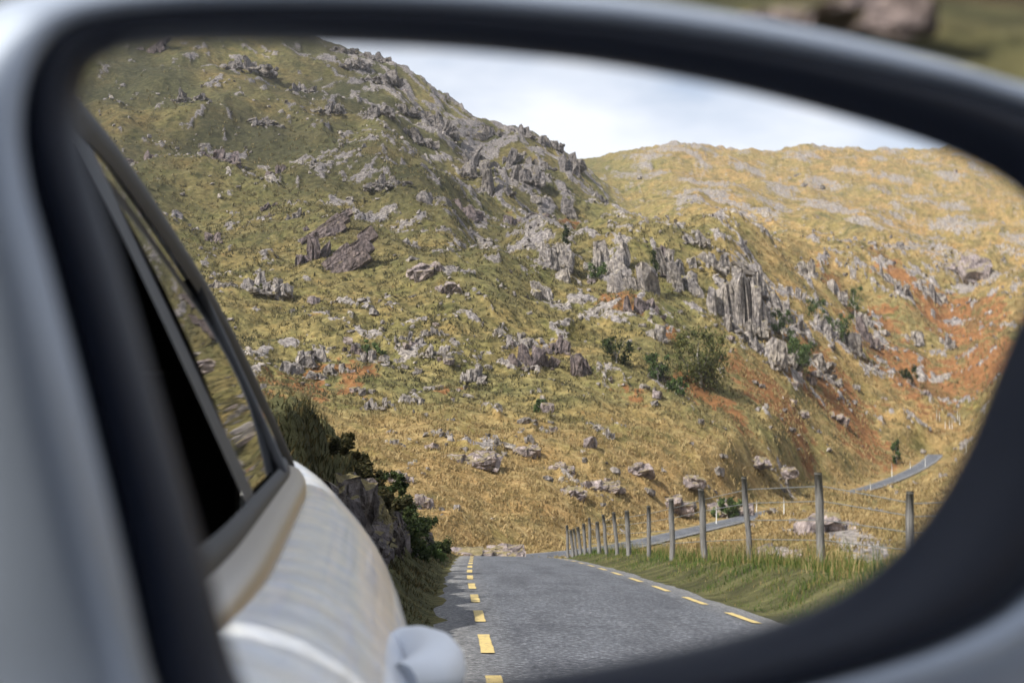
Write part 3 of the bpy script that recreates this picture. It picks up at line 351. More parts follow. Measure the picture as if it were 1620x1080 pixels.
# tilted beds: saw-tooth ledges
sw = (U * .62 - V * .30) / 3.0 + 1.3 * fbm(U/9, V/9, 3, 41)
saw = sw - np.floor(sw); saw = saw**1.6
sw2 = (U * .8 - V * .25) / 1.25 + 1.0 * fbm(U/5, V/5, 2, 47); saw2 = sw2 - np.floor(sw2)
ledge = rk_lo * (.42 * saw * (.5 + .9 * hi) + .12 * saw2 + .16) * sstep(640, 300, R2)
mid_ledge = sstep(-.3, .2, rk) * .3 + far_r * rk_far * (.15 + .3 * saw)
Z = Z + keep * (farw * (lump + ledge + mid_ledge) + (1 - farw) * (.10 * fbm(U/3, V/3, 3, 3) + .05 * fbm(U/.8, V/.8, 2, 4)))
# rock face of the bank beside the road
bank = sstep(-2.2, -2.7, q_near) * sstep(-4.6, -3.5, q_near) * (1 - wfar) * sstep(58, 45, V)
bz1 = (V * .7 + U * .4); saw3 = bz1/1.1 + .8*fbm(U/1.5, V/2.5, 3, 51); saw3 = saw3 - np.floor(saw3)
Z = Z + bank * (.45 * fbm(U/.9, V/1.6, 4, 55) + .22 * saw3)
# carve the far road in
k = sstep(2.1, 6.5, dist)
Z = np.where(sel, (zrd - .09) * (1 - k) + Z * k, Z)
# cover: rock / gold / rust / green
prow = (Z - 1.0) / R2                                                    # slope seen from the road
gold = sstep(.085, .035, prow) * sstep(55, 75, R2)
gold = np.maximum(gold, sstep(.06, .16, A2) * sstep(180, 230, R2) * .9)
gold = np.maximum(gold, .75 * sstep(.12, .2, A2) * sstep(60, 80, R2))
gold = np.clip(gold + .45 * fbm(U/18, V/18, 4, 61), 0, 1)
rust = np.clip(1.15 * blobsum('rust') + .25 * fbm(U/7, V/7, 3, 71) - .12, 0, 1)
rust = np.where(R2 < 40, .0, rust)
WIDE = np.abs(A2) > .8
rust = np.where(WIDE, np.clip(fbm(U/7, V/7, 4, 75) * 1.6, 0, 1), rust); gold = np.where(WIDE, np.clip(.1 + .8*fbm(U/8, V/8, 3, 77), 0, 1), gold)
green = np.clip(sstep(.22, .34, fbm(U/6, V/6, 3, 81)), 0, .55) * hi * .7
green = np.where(WIDE, np.clip(.85 + .9*fbm(U/6, V/6, 3, 79), 0, 1), green)
green = np.maximum(green, sstep(.13, .26, prow) * sstep(.12, 0, A2) * np.clip(.52 + 1.1*fbm(U/24, V/34, 4, 83), 0, .9) * (np.abs(A2) < .8))  # dark cover high on the mountain paints in its cloud shade
green = np.maximum(green, (1 - wfar) * np.where(np.abs(A2) < .8, sstep(6.0, 2.6, q_near) * sstep(1.5, 1.9, q_near), 0) * .9)
green = np.maximum(green, (1 - wfar) * sstep(-1.7, -2.1, q_near) * np.where(np.abs(A2) < .8, .95, .4))
rockc = np.clip(np.maximum(.18 + .06 * hi + .62 * rk_lo, far_r * (.31 + .30 * rk_far)), 0, 1)
rockc = np.where(R2 < 62, .05, rockc)
rockc = np.maximum(rockc, .0 * bank * sstep(-.15, .25, fbm(U/1.6, V/2.4, 3, 91)) * sstep(.2, .8, (Z - road_z(V)) ) * .85 * sstep(-4.0, -3.4, q_near))
rockc = np.where(np.abs(A2) > .8, np.clip(.5 + .9 * fbm(U/6, V/6, 3, 95), 0, 1) * sstep(10, 16, R2), rockc)
near_mound = blobsum('rocky') * ((R2 < 75) & (q_near > 4))
rockc = np.where((R2 < 75) & (q_near > 4), near_mound * .9, rockc)
me = mesh_np('moorland_hills', np.stack([U, V, Z], -1).reshape(-1, 3), grid_faces(na, nr))
vcol(me, 'cover', np.stack([rockc, gold, rust, green], -1).reshape(-1, 4))
painted_dark = np.where(WIDE, np.clip(.8 + .9*fbm(U/5, V/5, 3, 89), 0, 1), sstep(.11, .23, prow) * sstep(.10, .02, A2) * np.clip(.75 + .9*fbm(U/30, V/45, 4, 87), 0, 1))  # cloud shade of the upper mountain painted as colour; ground ahead darkened too
vcol(me, 'painted_dark', np.stack([painted_dark]*3 + [np.ones_like(painted_dark)], -1).reshape(-1, 4))
me.flip_normals()
ground = tag(link('hills', me, M_ground), 'rough golden moorland hills with grey rock outcrops', 'hill', kind='structure')
lu0, lr = np.log(rr), None
_ai = np.arange(na, dtype=float); _ri = np.arange(nr, dtype=float)
def ground_z(u, v):
    u = np.atleast_1d(np.asarray(u, float)); v = np.atleast_1d(np.asarray(v, float))
    i = np.interp(np.arctan2(u, v), az, _ai); j = np.interp(np.log(np.hypot(u, v)), lu0, _ri)
    a = np.minimum(i.astype(int), na-2); b = np.minimum(j.astype(int), nr-2); f = i-a; g_ = j-b
    return (Z[a, b]*(1-f) + Z[a+1, b]*f)*(1-g_) + (Z[a, b+1]*(1-f) + Z[a+1, b+1]*f)*g_
def lookup(F, u, v):
    i = np.rint(np.interp(np.arctan2(u, v), az, _ai)).astype(int); j = np.rint(np.interp(np.log(np.hypot(u, v)), lu0, _ri)).astype(int)
    return F[i, j]
# ground under the car (inside the innermost ring)
th = np.linspace(0, 2*np.pi, 33)[:-1]
c = np.stack([np.sin(th)*1.25, np.cos(th)*1.25, np.zeros(32) - .03], -1)
me = mesh_np('ground_under_car', np.vstack([c, [[0, 0, -.03]]]), np.stack([np.arange(32), (np.arange(32)+1) % 32, np.full(32, 32)], -1))
tag(link('ground', me, M_ground), kind='structure')

# ------------------------------------------------------------------ road
def make_road_mat():
    M, t, b = mat('worn_asphalt'); g = G(t); geo = g.n('ShaderNodeNewGeometry'); P = geo.outputs['Position']
    a = g.noise(P, 19, 4, .85); d = g.noise(P, 75, 2, .7); e = g.noise(P, .9, 4, .6); s = g.noise(scaled(g, P, (1.6, .22, 1)), 1.1, 4, .6)
    c = g.ramp(a, [(.34, (.024, .026, .032)), (.46, (.066, .071, .083)), (.57, (.122, .129, .147)), (.70, (.38, .385, .40))])
    c = g.mix(.6, c, g.ramp(d, [(.35, (.6, .6, .6)), (.65, (1.4, 1.4, 1.4))]), 'MULTIPLY')
    c = g.mix(.8, c, g.ramp(e, [(.30, (.72, .72, .74)), (.45, (1, 1, 1)), (.7, (1.08, 1.07, 1.06))]), 'MULTIPLY')
    c = g.mix(.7, c, g.ramp(s, [(.36, (.66, .66, .68)), (.5, (1, 1, 1)), (.66, (1.2, 1.2, 1.2))]), 'MULTIPLY')
    edge = g.n('ShaderNodeVertexColor', layer_name='edge'); sp = g.n('ShaderNodeSeparateColor'); g.l(edge.outputs['Color'], sp.inputs[0])
    c = g.mix(g.math('MULTIPLY', sp.outputs[0], .55), c, g.ramp(a, [(.36, (.08, .078, .076)), (.62, (.40, .385, .36))]))
    g.l(c, b.inputs['Base Color']); b.inputs['Roughness'].default_value = .8; b.inputs['Specular IOR Level'].default_value = .3
    bp = g.n('ShaderNodeBump'); bp.inputs['Strength'].default_value = .8; bp.inputs['Distance'].default_value = .02
    g.l(g.math('ADD', a, d), bp.inputs['Height']); g.l(bp.outputs[0], b.inputs['Normal'])
    return M
M_road = make_road_mat()
vv = np.arange(-60, 66.01, .5); near_line = np.stack([road_u(vv), vv, road_z(vv)], -1)
for _ in range(60): near_line[1:-1, 0] = (near_line[:-2, 0] + 2*near_line[1:-1, 0] + near_line[2:, 0]) / 4
line = np.vstack([near_line[:-3], ROADF[2:]])
for _ in range(10): line[1:-1] = (line[:-2] + 2*line[1:-1] + line[2:]) / 4
sl = np.concatenate([[0], np.cumsum(np.hypot(*np.diff(line[:, :2], axis=0).T))])
S0 = np.interp(0, line[:120*2, 1], sl[:240])
def road_pt(s, w, dz=0):
    s = np.atleast_1d(np.asarray(s, float)); w = np.broadcast_to(w, s.shape)
    P = np.stack([np.interp(s, sl, line[:, k]) for k in range(3)], -1)
    e = .4; Q = np.stack([np.interp(s+e, sl, line[:, k]) - np.interp(s-e, sl, line[:, k]) for k in range(2)], -1)
    Q /= np.linalg.norm(Q, axis=1)[:, None] + 1e-9
    P[:, 0] += Q[:, 1] * w; P[:, 1] -= Q[:, 0] * w
    P[:, 2] += dz + .03 * (1 - (w/2)**2)
    return P
ws = np.array([-2.05, -1.85, -1.6, -1.2, -.6, 0, .6, 1.2, 1.6, 1.85, 2.0])
ss = np.arange(0, sl[-1], .5)
RV = []; EC = []
for w in ws:
    ww = w + (.16 * fbm(ss/1.7, ss*0 + w, 3, 7) + .10 * perlin(ss/.45, ss*0 + w, 8)) * (abs(w) > 1.8)
    ww = ww * (1 - .46 * sstep(S0 + 72, S0 + 92, ss)); RV.append(road_pt(ss, ww, .012 - .05 * (abs(w) > 1.95))); EC.append(np.full(len(ss), 1. if abs(w) > 1.75 else (.5 if abs(w) > 1.5 else 0)))
RV = np.stack(RV, 0); EC = np.stack(EC, 0)
me = mesh_np('road', RV.reshape(-1, 3), grid_faces(len(ws), len(ss)))
vcol(me, 'edge', np.stack([EC.ravel()]*3 + [np.ones(EC.size)], -1)); 
road = tag(link('road', me, M_road), 'narrow grey asphalt road winding back through the moor', 'road', kind='structure')
# broken yellow edge lines, each dash a part of the road
def make_paint():
    M, t, b = mat('yellow_road_paint'); g = G(t); geo = g.n('ShaderNodeNewGeometry'); P = geo.outputs['Position']
    w = g.noise(P, 22, 4, .75)
    c = g.ramp(w, [(.34, (.16, .145, .12)), (.43, (.44, .33, .12)), (.7, (.60, .46, .18))])
    g.l(c, b.inputs['Base Color']); b.inputs['Roughness'].default_value = .7; return M
M_paint = make_paint()
for side, w0, ph in ((-1, -1.50, .0), (1, 1.50, .55)):
    s = S0 + 4 + ph
    while s < S0 + 74:
        ln = 1.65; k = np.linspace(s, s + ln, 8)
        jag = RNG.normal(0, .003, (2, 8))
        a_ = road_pt(k, w0 - .052 + jag[0], .020); b_ = road_pt(k, w0 + .052 + jag[1], .020)
        me = mesh_np('dash', np.vstack([a_, b_]), grid_faces(2, 8))
        d = link('yellow_dash', me, M_paint, road)
        s += 3.15
# ------------------------------------------------------------------ rocks
def hull_mesh(pts):
    bm = bmesh.new()
    for p in pts: bm.verts.new(p)
    r = bmesh.ops.convex_hull(bm, input=bm.verts)
    bad = [x for x in r['geom_interior'] if isinstance(x, bmesh.types.BMVert)]
    bmesh.ops.delete(bm, geom=bad, context='VERTS')
    bm.verts.ensure_lookup_table(); bm.verts.index_update()
    bmesh.ops.triangulate(bm, faces=bm.faces)
    Vv = np.array([v.co[:] for v in bm.verts]); Ff = np.array([[x.index for x in f.verts] for f in bm.faces])
    bm.free(); return Vv, Ff
rng = np.random.default_rng(21)
def slab(w, h, d, n=18, ex=.35):
    p = rng.uniform(-1, 1, (n, 3)); e = np.abs(p)**ex * np.sign(p) * .5
    return hull_mesh(e * [w, d, h] + [0, 0, h*.5])
def rotm(ax, a):
    return np.array(Matrix.Rotation(a, 3, ax))
def join(parts):
    Vs, Fs, n = [], [], 0
    for v_, f_ in parts:
        Vs.append(v_); Fs.append(f_ + n); n += len(v_)
    return np.vstack(Vs), np.vstack(Fs)
def roughen(Vv, Ff, amt, cuts=2):
    """split every triangle and push the new points about, so that a facet reads as broken stone"""
    for c_ in range(cuts):
        e = np.vstack([Ff[:, [0, 1]], Ff[:, [1, 2]], Ff[:, [2, 0]]]); e.sort(1)
        ue, inv = np.unique(e, axis=0, return_inverse=True); inv = inv.ravel()
        mid = (Vv[ue[:, 0]] + Vv[ue[:, 1]]) / 2
        ln = np.linalg.norm(Vv[ue[:, 0]] - Vv[ue[:, 1]], axis=1)[:, None]
        mid = mid + rng.normal(0, 1, mid.shape) * amt * ln
        n = len(Vv); m_ = len(Ff); a, b, c2 = n + inv[:m_], n + inv[m_:2*m_], n + inv[2*m_:]
        Ff = np.vstack([np.stack([Ff[:, 0], a, c2], -1), np.stack([a, Ff[:, 1], b], -1), np.stack([c2, b, Ff[:, 2]], -1), np.stack([a, b, c2], -1)])
        Vv = np.vstack([Vv, mid])
    return Vv, Ff
def crag(w, h, style):
    P = []
    if style == 'column':
        n = 11
        for i in range(n):
            x = (i + .5) / n - .5; hh = h * (1.0 - .45 * abs(x)**1.5 * 2) * rng.uniform(.86, 1.05)
            v_, f_ = slab(w / n * rng.uniform(1.3, 1.9), hh, w * rng.uniform(.30, .5)); v_ = v_ @ rotm('Z', rng.uniform(-.25, .25)).T
            P.append((v_ + [x * w, rng.uniform(-.06, .1) * w, -.1 * h], f_))
        for i in range(10):
            v_, f_ = slab(w*.14, h*.2*rng.uniform(.6, 1.4), w*.14, 12); P.append((v_ + [rng.uniform(-.55, .55)*w, -.3*w, -.05*h], f_))
        for i in range(6):
            v_, f_ = slab(w*.25, h*.16, w*.3, 12); P.append((v_ + [rng.uniform(-.4, .4)*w, .1*w, h*.82*rng.uniform(.9, 1.05)], f_))
    elif style in ('slab', 'dark', 'spike', 'ridge'):
        n = int(np.clip(w / h * 6, 5, 14)); lean = rng.uniform(-.25, .3)
        for i in range(n):
            x = (i + .5) / n - .5
            hh = h * rng.uniform(.45, 1.05) * (1 - .5 * (2*abs(x))**2)
            if style == 'spike': hh = h * (.6 + .5 * ((i * 7) % 5) / 4)
            v_, f_ = slab(w / n * rng.uniform(1.0, 2.2), hh, w * rng.uniform(.18, .5))
            v_ = v_ @ rotm('Y', lean + rng.normal(0, .16)).T @ rotm('X', rng.normal(-.15, .15)).T @ rotm('Z', rng.normal(.3, .3)).T
            P.append((v_ + [x * w, rng.uniform(-.2, .25) * w, -.15 * h], f_))
        for i in range(n):
            s_ = rng.uniform(.06, .16) * max(w, h); v_, f_ = slab(s_*1.3, s_*.7, s_, 10)
            P.append((v_ @ rotm('Z', rng.uniform(0, 3)).T + [rng.uniform(-.6, .6)*w, -rng.uniform(.2, .5)*w, -.03*h], f_))
    elif style == 'diag':
        for i in range(3):
            for k in range(4):
                v_, f_ = slab(w*.34, h*rng.uniform(.22, .32), w*.22, 26, .16)
                v_ = v_ @ rotm('Y', -.58 + rng.normal(0, .03)).T
                c_ = (k - 1.5)*.26*w
                P.append((v_ + [c_*.84 + .06*w*i, .06*w*i, .38*h + c_*.55 + .26*h*(i - 1) + rng.normal(0, .015)*h], f_))
        for i in range(7):
            s_ = rng.uniform(.12, .25)*w; v_, f_ = slab(s_, s_*.8, s_*.6, 14); P.append((v_ @ rotm('Y', -.5).T + [rng.uniform(-.45, .4)*w, -.05*w, h*rng.uniform(-.05, .5)], f_))
    else:
        n = 7
        for i in range(n):
            s_ = rng.uniform(.3, .55)
            v_, f_ = slab(w * s_, h * rng.uniform(.35, .75), w * s_ * .8, 22)
            v_ = v_ @ rotm('Y', rng.normal(-.18, .12)).T @ rotm('X', rng.normal(.42, .12)).T
            P.append((v_ + [rng.uniform(-.33, .33) * w, rng.uniform(-.12, .25) * w, rng.uniform(-.12, .18) * h], f_))
    v_, f_ = join(P); return roughen(v_, f_, .03 if style in ('diag', 'column') else .06, 2)
NAMED = {(1165, 500): 'tall sunlit cliff of upright rock columns above the small tree', (548, 436): 'large dark slanting rock slab on the grassy mountain spur',
    (515, 392): 'second slanting rock slab just above the large dark one', (1000, 466): 'row of pointed rock pillars with deep black clefts', (768, 866): 'pale flat rock beside the road bend, nearest outcrop beyond the asphalt',
    (678, 452): 'smooth lilac slab lying in grass below the spur', (743, 592): 'fan of thin upright slate slabs on the lower slope', (1016, 508): 'dark rock face with a thin white streak below the pillars',
    (932, 596): 'dark cleft crag at the foot of the grassy slope', (840, 586): 'dark smooth rock face beside the dark cleft crag', (395, 474): 'low broken cliff on the slope next to the car window',
    (742, 738): 'broad pale slab in golden grass above the road bend', (1312, 842): 'pale rock mound behind the nearest fence posts', (1236, 892): 'lower pale rock patch behind the tallest fence post',
    (1150, 790): 'pale ridge of rock behind the tops of the fence posts', (1530, 436): 'lilac slab high on the hill at the far side of the valley', (1236, 492): 'split rock tooth standing beside the tall column cliff',
    (1092, 470): 'ragged pale crag leaning against the tall column cliff', (455, 588): 'shattered pale crag above the bracken strip', (240, 95): 'dark diagonal crag at the very top of the mountain',
    (400, 112): 'blocky pale crag near the mountain top'}
for (u, v, w, h, st, px, py) in DATA['crags']:
    v_, f_ = crag(w * (1.25 if st == 'flat' else .82 if st == 'diag' else 1), h * (.8 if st == 'diag' else 1.0 if st == 'flat' else 1.25), st)
    zb = float(ground_z(u, v)[0]) + (-.22 if st == 'flat' else -.26) * h
    me = mesh_np('rock_outcrop', v_, f_, smooth=False)
    mm = M_rockd if st in ('dark', 'diag') else M_rockr if (st == 'ridge' or py < 380) and px < 960 else (M_rockl if st == 'flat' else M_rock)
    o = link('rock_outcrop', me, mm, None, wpos(u, v, zb))
    if (px, py) in NAMED: tag(o, NAMED[(px, py)], 'rock outcrop')
    else:
        zone = ('near the mountain ridge' if py < 260 and px < 950 else 'on the mountain spur above the slanting slabs' if py < 400 and px < 800 else 'below the back ridge of the mountain' if py < 400 and px < 950 else
                'on the low cliff band by the car window' if px < 560 and py < 500 else 'at the mountain foot above the bracken strip' if px < 760 and py < 660 else 'near the pointed rock pillars' if px < 1060 and py < 520 else
                'in the golden grass above the road bend' if py >= 640 and px < 1180 else 'at the foot of the central slope' if px < 1060 else 'beside the tall column cliff' if px < 1260 and py < 600 else 'on the rocky slope beyond the holly bush' if py < 640 else 'in the valley grass before the far road')
        tag(o, 'grey rock outcrop breaking through grass ' + zone, 'rock outcrop', 'rock outcrops ' + zone)
protos = []
for i in range(9):
    v_, f_ = slab(1, rng.uniform(.45, .9), rng.uniform(.6, 1), 20); v_, f_ = roughen(v_, f_, .06, 1); v_[:, 2] -= .15
    me = mesh_np('boulder', v_, f_, smooth=False); me.materials.append(M_rock if i % 3 else M_rockl); protos.append(me)
for i, (u, v, s) in enumerate(DATA['boulders']):
    if lookup(dist, np.array([u]), np.array([v]))[0] < 3.2: continue
    o = link('boulder', protos[i % 9], None, None, wpos(u, v, float(ground_z(u, v)[0]) - .03*s))
    o.rotation_euler = (random.uniform(-.25, .25), random.uniform(-.25, .25), random.uniform(0, 6.28)); o.scale = (s, s*random.uniform(.7, 1), s*random.uniform(.6, 1))
    a_ = u / v
    zone = ('high on the mountain' if v > 215 and a_ < .05 else 'on the hill across the valley' if v > 215 else 'in the bracken beyond the small tree' if a_ > .13 and v > 135 else 'on the slope under the rock pillars' if a_ > -.02 and v > 125 else 'on the stony mountain foot' if v > 125 else 'in the golden grass above the road' if a_ < .12 else 'in the valley grass by the far road')
    tag(o, 'loose grey boulder lying ' + zone, 'boulder', 'boulders ' + zone)
# fractured faces of the roadside bank
BL = ['shaded fractured rock face of the bank right beside the car', 'second shaded rock face of the bank counting from the car', 'third shaded rock face of the bank counting from the car', 'cracked grey rock face under the bank heather', 'cracked rock face just before the large gorse bush', 'rock face directly under the large gorse bush',
      'rock face just past the large gorse bush', 'grey rock face between the gorse bushes of the bank', 'rock face under the hanging gorse near the road edge', 'low rock face past the hanging gorse', 'last low rock where the bank runs out']
for i, v in enumerate([11.5, 13.4, 15.4, 17.4, 19.6, 22, 24.6, 27.4, 30.4, 33.6, 37.5]):
    hb = float(near_z(np.array([road_u(v) - 4.0]), np.array([v]))[0] - road_z(v)); h = max(.5, hb*.74); w = 1.6 + v*.055
    u = float(road_u(v)) - 2.82; P_ = []
    for k in range(26):
        a = rng.uniform(.25, .7); x = rng.uniform(-.5, .5)*w; zz = rng.uniform(-.1, .75)*h
        v_, f_ = slab(a*.62, a*rng.uniform(.5, 1.1), a*rng.uniform(.8, 1.5), 16)
        v_ = v_ @ rotm('X', .35 + rng.normal(0, .2)).T @ rotm('Y', rng.normal(-.2, .2)).T @ rotm('Z', rng.normal(0, .25)).T
        P_.append((v_ + [-.28*zz/h*1.4 + rng.uniform(-.1, .1), x, zz], f_))
    v_, f_ = join(P_); v_, f_ = roughen(v_, f_, .09, 2)
    tag(link('bank_rock', mesh_np('bank_rock', v_, f_, smooth=False), M_rock_shade, None, wpos(u, v, float(road_z(v)) + .02)), BL[i], 'rock face')
for (u, v, w, h, lab) in ((19.9, -14.1, 2.6, .45, 'dark blurred rock on the hillside beyond the mirror'),):
    v_, f_ = crag(w, h, 'slab'); tag(link('rock_outcrop', mesh_np('rock_outcrop', v_, f_, smooth=False), M_rockd, None, wpos(u, v, float(ground_z(u, v)[0]) - .2)), lab, 'rock outcrop')
# scree and small stones: one mass
base = [slab(1, .6, .8, 9) for _ in range(6)]
PV, PF, n = [], [], 0
cnt = 2200
au = rng.uniform(-.31, .41, cnt*3); ar = np.exp(rng.uniform(math.log(72), math.log(300), cnt*3)); uu, vv_ = np.sin(au)*ar, np.cos(au)*ar
pr = lookup(rk, uu, vv_) + rng.uniform(0, .22, cnt*3); pr = np.where(lookup(dist, uu, vv_) < 3.2, -9, pr); okm = np.argsort(-pr)[:cnt]
for i in okm:
    b_, f_ = base[i % 6]; s = rng.uniform(.2, .6) * (.6 + ar[i]/250)
    c_, s_ = math.cos(i), math.sin(i); Rm = np.array([[c_, -s_, 0], [s_, c_, 0], [0, 0, 1]])
    PV.append(b_ @ Rm.T * s * [1, 1, rng.uniform(.7, 1.6)] + [uu[i], vv_[i], 0]); PF.append(f_ + n); n += len(b_)
PV = np.vstack(PV); ctr = np.repeat(okm, [len(base[i % 6][0]) for i in okm]); PV[:, 2] += ground_z(uu[ctr], vv_[ctr]) - .08
tag(link('scree', mesh_np('scree', PV, np.vstack(PF), smooth=False), M_rock), 'small pale stones strewn over the grassy slopes', 'scree', kind='stuff')

# ------------------------------------------------------------------ grass
def blades(u, v, z, hgt, wid, lean, tint):
    """one tapered two-quad blade for each row"""
    n = len(u); a = RNG.uniform(0, 2*np.pi, n); la = RNG.uniform(0, 2*np.pi, n)
    dx, dy = np.cos(a)*wid/2, np.sin(a)*wid/2; lx, ly = np.cos(la)*lean*hgt, np.sin(la)*lean*hgt
    p = lambda f, t, sgn: np.stack([u + sgn*dx*f + lx*t*t, v + sgn*dy*f + ly*t*t, z + hgt*t*(1 - .25*lean*t)], -1)
    Vb = np.stack([p(1, 0, -1), p(1, 0, 1), p(.75, .55, 1), p(.75, .55, -1), p(0, 1, 1)], 1)
    k = np.arange(n)[:, None]*5
    T = np.repeat(tint, 5)
    return Vb.reshape(-1, 3), (k + [0, 1, 2, 3]), (k + [3, 2, 4]), T
def grass_object(name, arrs, material, label, cat):
    Vb, Q, T3, T = arrs
    me = mesh_np(name, Vb, [Q, T3], smooth=False); vcol(me, 'tint', np.stack([T]*3 + [np.ones_like(T)], -1))
    return tag(link(name, me, material), label, cat, kind='stuff')
# tussocks on the moor
nt_ = 42000
au = RNG.uniform(-.30, .41, nt_); ar = np.exp(RNG.uniform(math.log(64), math.log(330), nt_)); tu, tv = np.sin(au)*ar, np.cos(au)*ar
ok = (lookup(rockc, tu, tv) < .62 + RNG.normal(0, .1, nt_)) & (lookup(dist, tu, tv) > 2.4) & (RNG.uniform(0, 1, nt_) > sstep(170, 330, ar)); tu, tv = tu[ok], tv[ok]
nb = 5; bu = np.repeat(tu, nb) + RNG.normal(0, .16, len(tu)*nb); bv = np.repeat(tv, nb) + RNG.normal(0, .16, len(tu)*nb)
tg = np.repeat(lookup(gold, tu, tv)*.5 + RNG.uniform(.02, .3, len(tu)) + .22*np.minimum(0, fbm(tu/7, tv/9, 3, 99) + .05), nb) + RNG.uniform(-.06, .12, len(bu))
hs = np.repeat(RNG.uniform(.16, .42, len(tu))*(.7 + np.hypot(tu, tv)/200), nb) * RNG.uniform(.7, 1.1, len(bu))
grass_object('moor_grass', blades(bu, bv, ground_z(bu, bv) - .04, hs, np.repeat(.05 + .0006*np.hypot(tu, tv), nb), RNG.uniform(.3, 1.0, len(bu)), np.clip(tg, 0, 1)), M_tuss, 'tufts of golden moor grass over the slopes', 'grass')
# verge by the fence and on the bank
def verge(n, s0, s1, q0, q1, h0, h1, tmean, tsd, wid):
    v = np.exp(RNG.uniform(math.log(s0), math.log(s1), n)); q = RNG.uniform(q0, q1, n); u = road_u(v) + q
    cl = perlin(u/.55, v/.9, 3) + .6*perlin(u/1.8, v/2.5, 4); ok = RNG.uniform(-.75, .55, n) < cl
    u, v, q, cl = u[ok], v[ok], q[ok], cl[ok]; n = len(u)
    h = RNG.uniform(h0, h1, n) * (.65 + .8*np.clip(cl + .3, 0, 1)) * np.clip(.3 + (np.abs(q) - 1.9)*.55, .25, 1)
    t = np.clip(RNG.normal(tmean, tsd, n) + .25*perlin(u/1.2, v/2, 9), 0, 1)
    return blades(u, v, ground_z(u, v) - .03, h, np.full(n, wid), RNG.uniform(.1, .55, n), t)
def cat_(arrs):
    Vs, Qs, Ts, C = [], [], [], []; n = 0
    for a, b, c_, d_ in arrs: Vs.append(a); Qs.append(b + n); Ts.append(c_ + n); C.append(d_); n += len(a)
    return np.vstack(Vs), np.vstack(Qs), np.vstack(Ts), np.concatenate(C)
grass_object('verge_grass', cat_([verge(40000, 9, 62, 2.0, 4.6, .08, .20, .42, .2, .013), verge(5500, 10, 60, 3.0, 4.6, .22, .46, .64, .2, .012), verge(9000, 8, 62, 4.0, 11, .10, .24, .78, .14, .02)]), M_verge, 'long green and straw grass on the verge by the fence', 'grass')
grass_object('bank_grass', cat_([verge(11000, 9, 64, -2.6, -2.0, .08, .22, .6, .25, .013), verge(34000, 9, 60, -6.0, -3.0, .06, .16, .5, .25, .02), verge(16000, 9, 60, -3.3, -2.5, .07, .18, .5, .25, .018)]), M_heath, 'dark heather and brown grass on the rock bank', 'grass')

# ------------------------------------------------------------------ bushes and trees
def tube(pts, rad, k=6):
    pts = np.asarray(pts, float); n = len(pts); rad = np.broadcast_to(rad, (n,)); Vt = []
    for i in range(n):
        t = pts[min(i+1, n-1)] - pts[max(i-1, 0)]; t = t / (np.linalg.norm(t) + 1e-9)
        a = np.cross(t, [0, 0, 1.] if abs(t[2]) < .9 else [1., 0, 0]); a /= np.linalg.norm(a); b = np.cross(t, a)
        for j in range(k):
            x = 2*math.pi*j/k; Vt.append(pts[i] + rad[i]*(math.cos(x)*a + math.sin(x)*b))
    F = grid_faces(n, k, True)[:, ::-1]
    caps = [[0*k + j for j in range(k)], [(n-1)*k + j for j in range(k)][::-1]]
    return np.array(Vt), F, caps
def tube_mesh(name, pts, rad, k=6, smooth=True):
    Vt, F, caps = tube(pts, rad, k)
    return mesh_np(name, Vt, [F, np.array(caps)], smooth)
def foliage(w, h, n, lobes, leaf, shape='round'):
    cs = []
    for i in range(lobes):
        a = rng.uniform(0, 6.28); r = rng.uniform(.1, .42)*w
        zz = rng.uniform(.12, .86)*h
        if shape == 'cone': r *= (1 - zz/h)*1.0
        cs.append((math.cos(a)*r, math.sin(a)*r, zz, rng.uniform(.10, .24)*min(w, h*1.1)*(1.1 - .5*zz/h)))
    cs = np.array(cs); i = rng.integers(0, lobes, n); d = rng.normal(0, 1, (n, 3)); d /= np.linalg.norm(d, axis=1)[:, None]
    p = cs[i, :3] + d * cs[i, 3:4] * np.abs(rng.normal(.55, .42, (n, 1))); p[:, 2] = np.maximum(p[:, 2], .02)
    a = rng.normal(0, 1, (n, 3)); a /= np.linalg.norm(a, axis=1)[:, None]; b = np.cross(a, rng.normal(0, 1, (n, 3))); b /= np.linalg.norm(b, axis=1)[:, None]
    s = leaf*rng.uniform(.6, 1.3, (n, 1))
    Vl = np.stack([p - a*s, p + b*s*.5, p + a*s, p - b*s*.5], 1).reshape(-1, 3)
    T = np.clip(np.repeat(rng.uniform(0, 1, n)*.55 + .35*rng.uniform(0, 1, lobes)[i], 4), 0, 1)
    return Vl, np.arange(n*4).reshape(-1, 4), T
def plant(name, u, v, w, h, leafmat, n, lobes, leaf, label, cat, shape='round', trunk=True, z=None, group=None):
    zb = float(ground_z(u, v)[0]) - .05 if z is None else z
    root = tag(empty(name, wpos(u, v, zb)), label, cat, group)
    Vl, F, T = foliage(w, h, n, lobes, leaf, shape)
    me = mesh_np('crown', Vl, F, smooth=False); vcol(me, 'tint', np.stack([T]*3 + [np.ones_like(T)], -1)); link('crown', me, leafmat, root)
    if trunk:
        r0 = .035*h
        tp = [(0, 0, -.2), (.02*w, 0, .2*h), (-.03*w, .02*w, .5*h), (0, 0, .75*h)]
        link('trunk', tube_mesh('trunk', tp, [r0, r0*.8, r0*.5, r0*.15]), M_bark, root)
        for k in range(4):
            a = k*1.6 + u; ex = (math.cos(a)*.35*w, math.sin(a)*.35*w, h*rng.uniform(.5, .75))
            link('limb', tube_mesh('limb', [(0, 0, .18*h), (ex[0]*.5, ex[1]*.5, ex[2]*.6), ex], [r0*.5, r0*.35, r0*.1], 5), M_bark, root)
    return root
